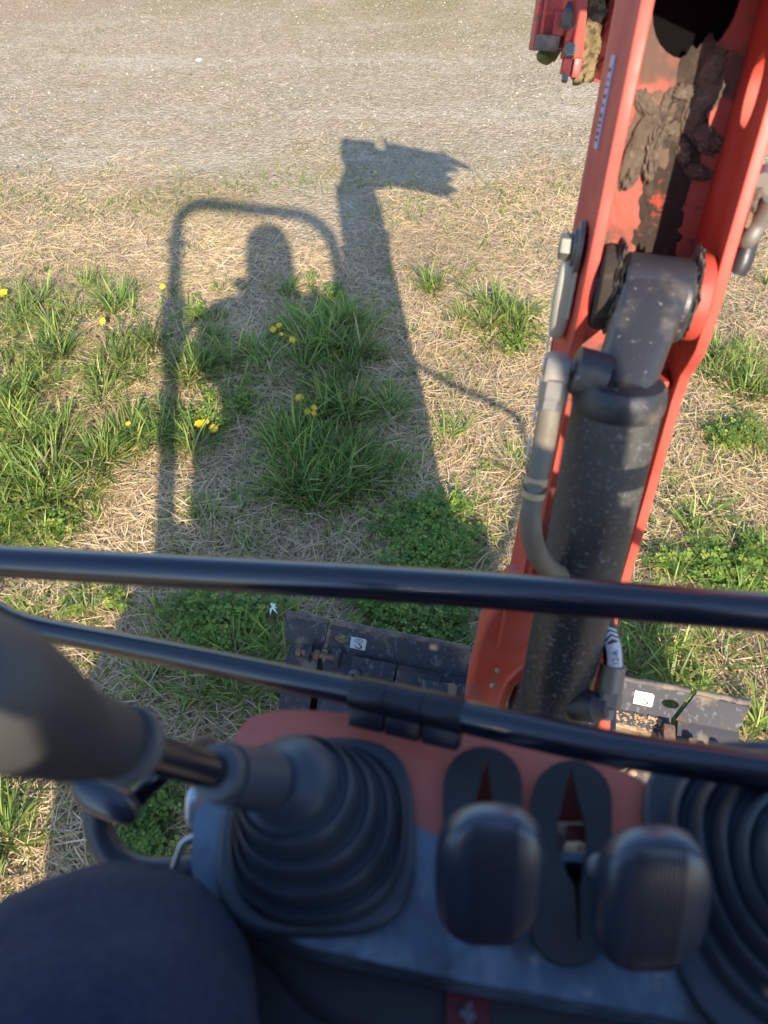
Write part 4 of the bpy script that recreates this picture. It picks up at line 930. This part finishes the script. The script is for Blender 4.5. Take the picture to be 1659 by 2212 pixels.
# ---- upper structure
DK = box('deck', Mw(-.05, .10, .62), Rv * .29, Fv * .50, Zv * .05, M['castpaint'], EX, .01)
plate('rear_body', [(-.33, -.55), (-.30, -.62), (.22, -.62), (.25, -.55), (.25, .10), (-.34, .10)], [], .42, basis(Mw(0, 0, .98), Rv, Fv, Zv), M['paint'], EX, .02)
box('seat', Mw(.03, .02, 1.02), Rv * .20, Fv * .21, Zv * .045, M['rubber'], EX, .03)
box('seat_back', Mw(.03, -.17, 1.20), Rv * .19, Fv * .04, Zv * .17, M['rubber'], EX, .03)
# roll bar behind the seat
rb = [Mw(-.33, -.03, .9)]; 
RL, RR_, RT, rc_ = -.305, .435, 2.15, .15
path = [(RL, .6), (RL, RT - rc_)] + [(RL + rc_ - rc_ * math.cos(a), RT - rc_ + rc_ * math.sin(a)) for a in [math.pi / 2 * i / 8 for i in range(1, 9)]] + [(RR_ - rc_ + rc_ * math.sin(a), RT - rc_ + rc_ * math.cos(a)) for a in [math.pi / 2 * i / 8 for i in range(0, 9)]] + [(RR_, .6)]
tube('roll_bar', [Mw(r, -.03, z) for r, z in path], .030, M['rail'], EX)
for r_ in (RL, RR_):
    box('roll_bar_hinge', Mw(r_, -.03, 1.60), Rv * .038, Fv * .04, Zv * .085, M['rail'], EX, .006)
lathe('hinge_pin', Mw(RL - .05, -.03, 1.93), Rv, [(0, .014), (.10, .014)], M['rail'], EX)
# ---- control console (top plane z = 1.2)
ZC = 1.20
def C2(px, py, z=ZC): p = Zp(px, py, z); return (p.x, p.y)
def rnd(pts, r=.006, n=4):
    out = []; m_ = len(pts)
    for i in range(m_):
        a, b, c = V(pts[i - 1]), V(pts[i]), V(pts[(i + 1) % m_]); d1, d2 = (a - b), (c - b); q1 = min(r, d1.length * .45); q2 = min(r, d2.length * .45)
        p1, p2 = b + d1.normalized() * q1, b + d2.normalized() * q2
        for k in range(n + 1): t = k / n; out.append(tuple(p1 * (1 - t) ** 2 + b * 2 * t * (1 - t) + p2 * t * t))
    return out
S1 = [(1050, 1628), (1060, 1690), (1067, 1740), (1068, 1800), (1060, 1840), (1045, 1840), (1024, 1800), (1024, 1740), (1038, 1690)]
S2 = [(1232, 1658), (1247, 1720), (1264, 1775), (1268, 1820), (1262, 1870), (1254, 1920), (1252, 2030), (1248, 2030), (1242, 1920), (1222, 1880), (1206, 1835), (1203, 1785), (1216, 1730)]
wide = lambda S, k: [((x - sum(a for a, b in S) / len(S)) * k + sum(a for a, b in S) / len(S), (y - sum(b for a, b in S) / len(S)) * 1.06 + sum(b for a, b in S) / len(S)) for x, y in S]
mtC = basis(V((0, 0, ZC)), V((1, 0, 0)), V((0, 1, 0)), Zv)
def capsule(x0, x1, y0, y1, n=12):
    r = (x1 - x0) / 2; cx = (x0 + x1) / 2; ry = r * .98; out = []
    for i in range(n + 1): a = math.pi * i / n; out.append((cx + r * math.cos(a), y0 + ry - ry * math.sin(a)))
    for i in range(n + 1): a = math.pi + math.pi * i / n; out.append((cx + r * math.cos(a), y1 - ry - ry * math.sin(a)))
    return out
OR_out = [(492, 1640), (505, 1590), (540, 1545), (620, 1531), (760, 1541), (1000, 1585), (1300, 1648), (1385, 1680), (1420, 1720), (1430, 1900), (1310, 2125), (1000, 2095), (520, 1990)]
CN = plate('control_console', rnd([C2(*p) for p in OR_out], .012), [[C2(a, b) for a, b in capsule(985, 1100, 1650, 1960)], [C2(a, b) for a, b in capsule(1176, 1296, 1680, 2050)]], .012, mtC, M['paint_console'], EX, 0); bevmod(CN, .002)
part(CN, 'pinkish orange steel top of the control console')
GR_out = [(418, 1745), (470, 1700), (560, 1690), (800, 1740), (905, 1785), (955, 1812), (1000, 1830), (1380, 1850), (1420, 1700), (1470, 1665), (1900, 1800), (2050, 2150), (1700, 2250), (1300, 2170), (1000, 2120), (800, 2075), (640, 2040), (540, 1985), (455, 1965), (412, 1900)]
mtG = basis(V((0, 0, ZC + .005)), V((1, 0, 0)), V((0, 1, 0)), Zv)
gq = lambda x, y: C2(x, y, ZC + .005)
GP = plate('console_panel', rnd([gq(*p) for p in GR_out], .014, 6), [[gq(a, b) for a, b in capsule(981, 1104, 1846, 1990)], [gq(a, b) for a, b in capsule(1172, 1300, 1860, 2055)]], .030, mtG, M['console'], CN, 0); bevmod(GP, .006)
part(GP, 'dusty grey blue plastic console panel')
SK_out = [(430, 1780), (700, 1760), (1400, 1760), (1850, 1850), (1980, 2150), (1700, 2330), (1300, 2330), (1000, 2300), (780, 2270), (640, 2200), (560, 2090), (470, 2010), (425, 1900)]
plate('console_skirt', rnd([C2(x, y, 1.165) for x, y in SK_out], .02, 6), [], .45, basis(V((0, 0, 1.165)), V((1, 0, 0)), V((0, 1, 0)), Zv), M['console_dk'], CN, .015)
box('console_column', Mw(-.02, .50, .90), Rv * .17, Fv * .06, Zv * .26, M['console_dk'], CN, .01)
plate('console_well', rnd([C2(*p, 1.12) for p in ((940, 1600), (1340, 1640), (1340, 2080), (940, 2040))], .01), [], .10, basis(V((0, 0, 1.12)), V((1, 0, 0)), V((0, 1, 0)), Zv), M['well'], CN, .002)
rs = Zp(1010, 2192, 1.168)
stk = box('warning_sticker', rs, V((.0125, -.001, 0)), V((.001, .011, 0)), V((0, 0, .0012)), M['redstick'], CN, 0)
box('sticker_symbol', rs + V((0, 0, .0016)), V((.0045, 0, 0)), V((0, .0022, 0)), V((0, 0, .0006)), M['stickwhite'], stk, 0); box('sticker_symbol', rs + V((.0005, .0005, .0018)), V((.0022, 0, 0)), V((0, .0058, 0)), V((0, 0, .0006)), M['stickwhite'], stk, 0)
# slotted rubber covers
ZS = ZC + .010
mtS = basis(V((0, 0, ZS)), V((1, 0, 0)), V((0, 1, 0)), Zv)
for (x0, x1, y0, y1, S) in ((958, 1128, 1612, 2005, S1), (1148, 1322, 1642, 2086, S2)):
    plate('slotted_rubber_cover', [C2(a, b, ZS) for a, b in capsule(x0, x1, y0, y1)], [[C2(a, b, ZS) for a, b in S]], .005, mtS, M['rubber_dk'], CN, 0)
# travel levers with oval pads
Cup = V((0, _s, _c)); Cn = V((0, -_c, _s))
def travel(px, py, D, rx, ry, foot, parent=EX, yaw=0.0):
    c = P(px, py, D); Xk = (V((1, 0, 0)) * math.cos(yaw) + Cup * math.sin(yaw)); Yk = (Cup * math.cos(.30) + Cn * math.sin(.30)); Nk = Xk.cross(Yk).normalized()
    if Nk.z < 0: Nk = -Nk
    f = Zp(foot[0], foot[1], ZC - .05)
    t = tube('travel_lever', [f, f.lerp(c, .5) , c - Nk * .004], [.0085, .0085, .0085], M['steel'], EX, seg=16)
    kb = superell('lever_pad', c, Xk * rx, Yk * ry, Nk * .013, (.60, .74), M['knob'], t, n=28)
    bm = bmesh.new()
    for i in range(-5, 6):
        x = i * rx * .075
        pts = []
        for j in range(-8, 9):
            v = j / 8 * .93
            h = (1 - (abs(v)) ** (2 / .60)) ** (.60 / 2)
            pts.append(c + Xk * x + Yk * ry * v + Nk * (.013 * h + .0001))
        add_tube(bm, pts, rx * .016, 6)
    from_bm('pad_ribs', bm, M['knob'], t)
    return t
travel(1058, 1890, .405, .0288, .0415, (1050, 1790)); travel(1404, 1942, .395, .0292, .0415, (1228, 1835))
part(box('hand_brake_tag', Zp(1243, 1800, ZC - .012), V((.006, 0, 0)), V((0, .005, 0)), V((0, 0, .003)), M['redstick'], CN), 'small bright red tab seen in the slot')

# joysticks
def bellows(name, base, top, r0, r1, folds, parent, sq=.78, amp=.0045):
    """stack of folds whose centre drifts from the base to the top; lower ones are rounded squares"""
    base, top = V(base), V(top); bm = bmesh.new(); seg = 72; rings = []; K = folds * 14
    up0 = Zv; d = (top - base)
    for i in range(K + 1):
        t = i / K; ph = t * folds; fr = ph - math.floor(ph)
        fl = min(math.floor(ph), folds - 1); fr = ph - fl
        # each fold: a rounded rib standing up, then a tight groove running inward
        if fr < .6: q_ = fr / .6; rad = 1 - .42 * q_ * q_; hh = math.sin(q_ * math.pi / 2)
        else: q_ = (fr - .6) / .4; rad = .58 - .58 * q_; hh = 1 - .30 * math.sin(q_ * math.pi) - .0 * q_
        stp = (r0 - r1) / folds; rad = r0 - stp * fl - stp * (1 - rad)
        hz = (fl + hh) / folds
        cen = base + Zv * d.z * hz + V((d.x, d.y, 0)) * (t ** 1.5)
        nrm = (Zv * (1 - t ** 1.5 * .75) + d.normalized() * t ** 1.5 * .75).normalized(); x, y = frame(nrm, V((0, 1, 0)))
        e = sq + (1 - sq) * min(1, t * 1.4); rg = []
        for k in range(seg):
            a = 2 * math.pi * k / seg; ca, sa = math.cos(a), math.sin(a)
            rr4 = rad / (abs(ca) ** (2 / e) + abs(sa) ** (2 / e)) ** (e / 2); rr4 *= 1 + .012 * math.sin(3 * a + t * 5)
            rg.append(bm.verts.new(cen + (x * ca + y * sa) * rr4))
        rings.append(rg)
    for a, b in zip(rings, rings[1:]):
        for k in range(seg): bm.faces.new((a[k], a[(k + 1) % seg], b[(k + 1) % seg], b[k]))
    bm.faces.new(rings[0][::-1]); bm.faces.new(rings[-1])
    return from_bm(name, bm, M['rubber'], parent, 70)
def rsq(cx, cy, r, e=.6, n=40):
    out = []
    for k in range(n):
        a = 2 * math.pi * k / n; ca, sa = math.cos(a), math.sin(a); rr5 = r / (abs(ca) ** (2 / e) + abs(sa) ** (2 / e)) ** (e / 2); out.append((cx + rr5 * ca, cy + rr5 * sa))
    return out
# left joystick
jb = Zp(690, 1800, 1.208)
J1 = plate('joystick', rsq(jb.x - .001, jb.y + .002, .061), [], .012, basis(V((0, 0, 1.214)), V((1, 0, 0)), V((0, 1, 0)), Zv), M['rubber'], EX, .004)
part(J1, 'left joystick leaning towards the operator over its ribbed rubber boot')
jd = P(628, 1694, .447); jt = P(565, 1686, .425)
bellows('rubber_boot', V((jb.x, jb.y, 1.212)), jd, .055, .0285, 4, J1)
bdir = (jt - jd).normalized()
lathe('boot_dome', jd - bdir * .006, bdir, [(0, .0275), (.006, .0278), (.012, .0262), (.0175, .0225), (.021, .0180), (.023, .0172)], M['rubber'], J1, seg=48, smooth=80)
ja = P(484, 1672, .398)
lathe('boot_neck', jt - (ja - jt) * .1, ja - jt, [(0, .0172), ((ja - jt).length * .45, .0165), ((ja - jt).length * .8, .0155), ((ja - jt).length * 1.1, .0160)], M['rubber'], J1, smooth=80)
lathe('boot_collar', ja, P(452, 1664, .387) - ja, [(0, .0140), (.003, .0146), (.008, .0142), (.009, .010)], M['collar'], J1)
jr = P(270, 1612, .345)
tube('lever_shaft', [ja, jr], .0090, M['rail'], J1, seg=24)
r0_, r1_ = P(300, 1618, .345), P(228, 1598, .325)
lathe('grip_ring', r0_, r1_ - r0_, [(0, .0115), (.003, .0155), (.008, .0175), (.012, .0172)], M['collar'], J1)
gp = [(246, 1602, .335), (200, 1592, .322), (150, 1584, .308), (95, 1558, .292), (40, 1528, .277), (-20, 1500, .265), (-100, 1470, .257), (-200, 1430, .250), (-320, 1370, .245)]
tube('grip', [P(*k) for k in gp], [.0160, .0175, .0190, .0215, .0240, .0255, .0262, .025, .018], M['grip'], J1, seg=40, sm=5, smooth=80)
superell('thumb_switch', P(128, 1500, .285), V((.009, -.002, 0)), V((.004, .005, .003)), V((0, -.003, .004)), (.8, .8), M['rust'], J1, n=12)
# right joystick, only its boot shows
jb2 = Zp(1745, 1915, 1.208)
J2 = plate('joystick', rsq(jb2.x, jb2.y, .092), [], .012, basis(V((0, 0, 1.214)), V((1, 0, 0)), V((0, 1, 0)), Zv), M['rubber'], EX, .004)
part(J2, 'right joystick, its ribbed rubber boot cut by the picture edge')
jt2 = P(1790, 1880, .385); bellows('rubber_boot', V((jb2.x, jb2.y, 1.212)), jt2, .082, .022, 5, J2, amp=.006)
tube('lever_shaft', [jt2 - (P(1850, 1830, .3) - jt2) * .1, P(1850, 1830, .30)], .0093, M['rail'], J2, seg=24)
tube('grip', [P(1850, 1830, .31), P(1900, 1780, .26), P(1960, 1700, .23)], [.016, .022, .02], M['grip'], J2, seg=32, sm=5)

# ---- hand rails in front of the console
RA = [(-70, 1207, .623), (0, 1212, .615), (415, 1236, .585), (830, 1260, .555), (1245, 1290, .525), (1659, 1324, .495), (1950, 1352, .475)]
ra = [P(*k) for k in RA]
endl = ra[0]; dl = (ra[0] - ra[1]).normalized(); dr = (ra[-1] - ra[-2]).normalized()
la = [endl + dl * .03 - Fv * .03 - Zv * .01, Mw(-.535, .52, 1.16), Mw(-.42, .27, 1.08), Mw(-.315, .0, 1.00)]
lb = [ra[-1] + dr * .03 - Zv * .02, ra[-1] + dr * .035 - Zv * .08, ra[-1] + dr * .0 - Zv * .35, ra[-1] - dr * .08 - Zv * .60 - Fv * .12]
R1 = tube('hand_rail', ra[::-1] + la, .0130, M['rail'], EX, seg=32, sm=8); part(R1, 'thick glossy black rail, the upper of the two')
tube('rail_foot', lb[::-1] + ra[-1:], .0128, M['rail'], R1, seg=24, sm=8)
RB_ = [(-170, 1296, 0.6405), (60, 1352, 0.6313), (400, 1419, 0.581), (770, 1495, 0.5334)]
rb2 = [P(*k) for k in RB_]
RC_ = [(990, 1545, 0.506), (1300, 1612, 0.4758), (1659, 1668, 0.4456), (2000, 1735, 0.4163)]
rc2 = [P(*k) for k in RC_]
R2 = tube('guard_rail', [Mw(-.32, .03, .90), Mw(-.435, .30, .95), Mw(-.545, .56, 1.02)] + rb2 + [P(850, 1512, 0.5243)], .0096, M['rail'], EX, seg=28, sm=8); part(R2, 'thinner lower black rail with a ribbed sleeve')
tube('guard_rail_right', [P(900, 1525, 0.517)] + rc2 + [Mw(.44, .62, 1.16), Mw(.66, .62, 1.08), Mw(.69, .58, 1.05), Mw(.68, .48, .98), Mw(.45, .30, .80), Mw(.20, .25, .66)], .0110, M['rail'], R2, seg=28, sm=8)
s0, s1 = P(764, 1494, 0.5334), P(1004, 1548, 0.5051); sd = (s1 - s0); SL = sd.length
lathe('rail_sleeve', s0, sd, [(0, .0115), (.001, .0119), (SL * .32, .0119), (SL * .325, .0113), (SL * .34, .0113), (SL * .345, .0120), (SL * .65, .0120), (SL * .655, .0114), (SL * .67, .0114), (SL * .675, .0121), (SL - .001, .0121), (SL, .0115)], M['sleeve'], R2, seg=40)
sdn = sd.normalized(); dn = (-Cup - sdn * (-Cup).dot(sdn)).normalized(); sdd = sdn.cross(dn)
for k in range(3):
    c = s0 + sd * (.17 + .33 * k) + dn * .0152; box('sleeve_clip', c, sdn * SL * .155, dn * .0068, sdd * .0070, M['sleeve'], R2, .0018)
# ---- left side lever, tube and bent rod below the left joystick
tb = [(208, 1742, .60), (212, 1790, .60), (240, 1845, .60), (290, 1876, .60), (345, 1882, .60), (440, 1872, .60), (600, 1830, .62)]
T1 = tube('side_grab_tube', [P(*k) for k in tb], .0108, M['rubber'], EX, seg=24, sm=8)
superell('lever_knob', P(228, 1722, .575), (P(300, 1752, .575) - P(228, 1722, .575)) * 1.0, Cup * .0145, Cn * .0145, (.8, .8), M['knob'], EX, n=20)
lv = tube('lock_lever', [P(275, 1745, .60), P(318, 1700, .60), P(395, 1635, .60), P(436, 1612, .60)], .0075, M['rail'], EX, seg=16, sm=5)
superell('lever_cap', P(436, 1612, .60), V((.011, .002, 0)), Cup * .008, Cn * .008, (.9, .9), M['rust'], lv, n=14)
tube('bent_rod', [P(430, 1798, .52), P(418, 1808, .52), P(398, 1818, .52), P(388, 1838, .52), P(374, 1880, .52), P(362, 1915, .52)], .0024, M['steel'], EX, seg=12, sm=4)
superell('cable_bracket', P(420, 1745, .53), V((.006, 0, 0)), Cup * .014, Cn * .006, (.7, .7), M['steel'], EX, n=12)
superell('cable_clip', P(438, 1752, .51), V((.004, 0, 0)), Cup * .006, Cn * .004, (.7, .7), M['paint'], EX, n=10)

# ================================================================== PERSON (sits on the seat, photo shows one knee and the shadow)
def person():
    hip = V((.10, -.42, 1.10)); root = None
    vs = [hip, hip + V((0, .0, .14)), V((.062, -.40, 1.40)), V((.062, -.385, 1.56)), V((.062, -.365, 1.685)), V((.062, -.335, 1.76)), V((.062, -.315, 1.86)), V((.062, -.315, 1.93))]
    rd = [(.20, .13), (.20, .12), (.265, .125), (.22, .11), (.115, .08), (.108, .088), (.118, .122), (.092, .095)]
    ed = [(i, i + 1) for i in range(7)]
    def chain(start, pts, rads):
        last = start
        for p, r in zip(pts, rads): vs.append(V(p)); rd.append((r, r) if not isinstance(r, tuple) else r); ed.append((last, len(vs) - 1)); last = len(vs) - 1
        return last
    for s, kx, ky in ((-1, -.152, .052), (1, .33, -.06)):
        kz = 1.262 if s < 0 else 1.19
        chain(0, [hip + V((s * .10, .03, -.01)), hip.lerp(V((kx, ky, kz)), .55) + V((s * .045, 0, .0)), (kx, ky, kz), (kx + s * .005, ky + .045, kz - .06), (kx + s * .01, ky + .06, .95), (kx + s * .01, ky + .02, .76), (kx + s * .01, ky + .01, .71), (kx + s * .015, ky + .09, .695), (kx + s * .02, ky + .15, .685)],
              [.115, .108, .100, .088, .072, .048, .045, .042, .030])
    for s in (-1, 1):
        chain(3, [(.068 + s * .12, -.385, 1.632), (.070 + s * .235, -.38, 1.618), (.08 + s * (.262 if s < 0 else .285), -.34, 1.48), (.085 + s * (.262 if s < 0 else .285), -.26, 1.36), (.085 + s * (.16 if s < 0 else .20), -.17, 1.45), (s * .062 + .010, -.088, 1.535), (s * .052 + .006, -.062, 1.572)], [.115, .095, .086, .068, .050, .034, (.034, .022)])
    me = skin_mesh(vs, ed, rd, 3)
    from mathutils import noise as mn_
    for v in me.vertices:
        if v.co.z < 1.42 and v.co.y > -.3: f_ = mn_.noise(V((v.co.x * 9, v.co.y * 22, v.co.z * 26))); v.co += v.normal * (.0035 * (1 - abs(f_) * 3) + .002 * mn_.noise(v.co * 45))
    me.materials.clear(); 
    for k in ('shirt', 'denim', 'skin', 'rubber'): me.materials.append(M[k])
    for p in me.polygons:
        c = p.center
        if c.z > 1.705 and abs(c.x - .062) < .15 and c.y < -.2: p.material_index = 2
        elif c.z < .80: p.material_index = 3
        elif c.z < 1.14 or (c.y > -.34 and c.z < 1.315) or (c.y > -.12 and c.z < 1.42): p.material_index = 1
        elif c.z > 1.53 and c.y > -.13: p.material_index = 2
        else: p.material_index = 0
    o = link('person', me, None, None, 180)
    tag(o, 'seated person in dark navy trousers, one knee at the lower left, taking the picture', 'person')
    # head details
    hc = V((.062, -.31, 1.875))
    superell('hair', hc + V((0, -.015, .030)), V((.096, 0, 0)), V((0, .108, 0)), V((0, 0, .092)), (1, 1), M['hair'], o, n=18)
    for s in (-1, 1):
        superell('ear', hc + V((s * .092, -.012, -.010)), V((.010, 0, 0)), V((0, .017, 0)), V((0, 0, .030)), (1, 1), M['skin'], o, n=10)
        superell('eye', hc + V((s * .032, .100, -.004)), V((.013, 0, 0)), V((0, .009, 0)), V((0, 0, .007)), (1, 1), M['white'], o, n=10)
    superell('nose', hc + V((0, .118, -.028)), V((.014, 0, 0)), V((0, .020, 0)), V((0, 0, .026)), (1, 1), M['skin'], o, n=10)
    superell('mouth', hc + V((0, .108, -.065)), V((.024, 0, 0)), V((0, .007, 0)), V((0, 0, .007)), (1, 1), M['redstick'], o, n=10)
    # hands: five fingers each, closed on the phone edges
    for s in (-1, 1):
        for i, (dz, r) in enumerate(((.0, .0085), (-.021, .0090), (-.042, .0088), (-.061, .0075))):
            up_ = Cup; k = P(829.5, 1106, -.016) - up_ * .112 + up_ * dz + V((s * .050, 0, 0))
            pts = [k + V((s * .006, 0, 0)) + Cn * .020, k + V((s * .004, 0, 0)) + Cn * .002, k + V((-s * .012, 0, 0)) - Cn * .011, k + V((-s * .024, 0, 0)) - Cn * .009]
            m2 = skin_mesh(pts, [(0, 1), (1, 2), (2, 3)], [r * 1.15, r, r * .9, r * .75], 2); link('finger', m2, M['skin'], o, 180)
        k = P(829.5, 1106, -.016) - Cup * .140 + V((s * .054, 0, 0))
        m2 = skin_mesh([k + Cn * .034 - Cup * .02, k + Cn * .026 + V((-s * .012, 0, 0)), k + Cn * .020 + V((-s * .026, 0, 0)) + Cup * .018, k + Cn * .019 + V((-s * .032, 0, 0)) + Cup * .036], [(0, 1), (1, 2), (2, 3)], [.014, .012, .0105, .0085], 2); link('thumb', m2, M['skin'], o, 180)
        m2 = skin_mesh([V((s * .052 + .006, -.062, 1.572)), k + Cn * .026 - Cup * .012 + V((s * .004, 0, 0)), k + Cn * .016 + Cup * .034 + V((s * .006, 0, 0))], [(0, 1), (1, 2)], [.028, (.030, .016), (.030, .014)], 2); link('palm', m2, M['skin'], o, 180)
    return o
person()
ph = plate('smartphone', rnd([(-.036, -.135), (.036, -.135), (.036, .020), (-.036, .020)], .010), [], .008, basis(P(829.5, 1106, -.008), V((1, 0, 0)), Cup, -Cn), M['phone'], None, .001)
tag(ph, 'black smartphone held upright in both hands, the one taking the picture', 'phone')
lathe('lens_ring', P(760.5, 1106, -.008) + V((.006, 0, 0)) + Cup * 0, -Cn, [(0, .006), (.0015, .006), (.002, .005)], M['phone'], ph, seg=20)
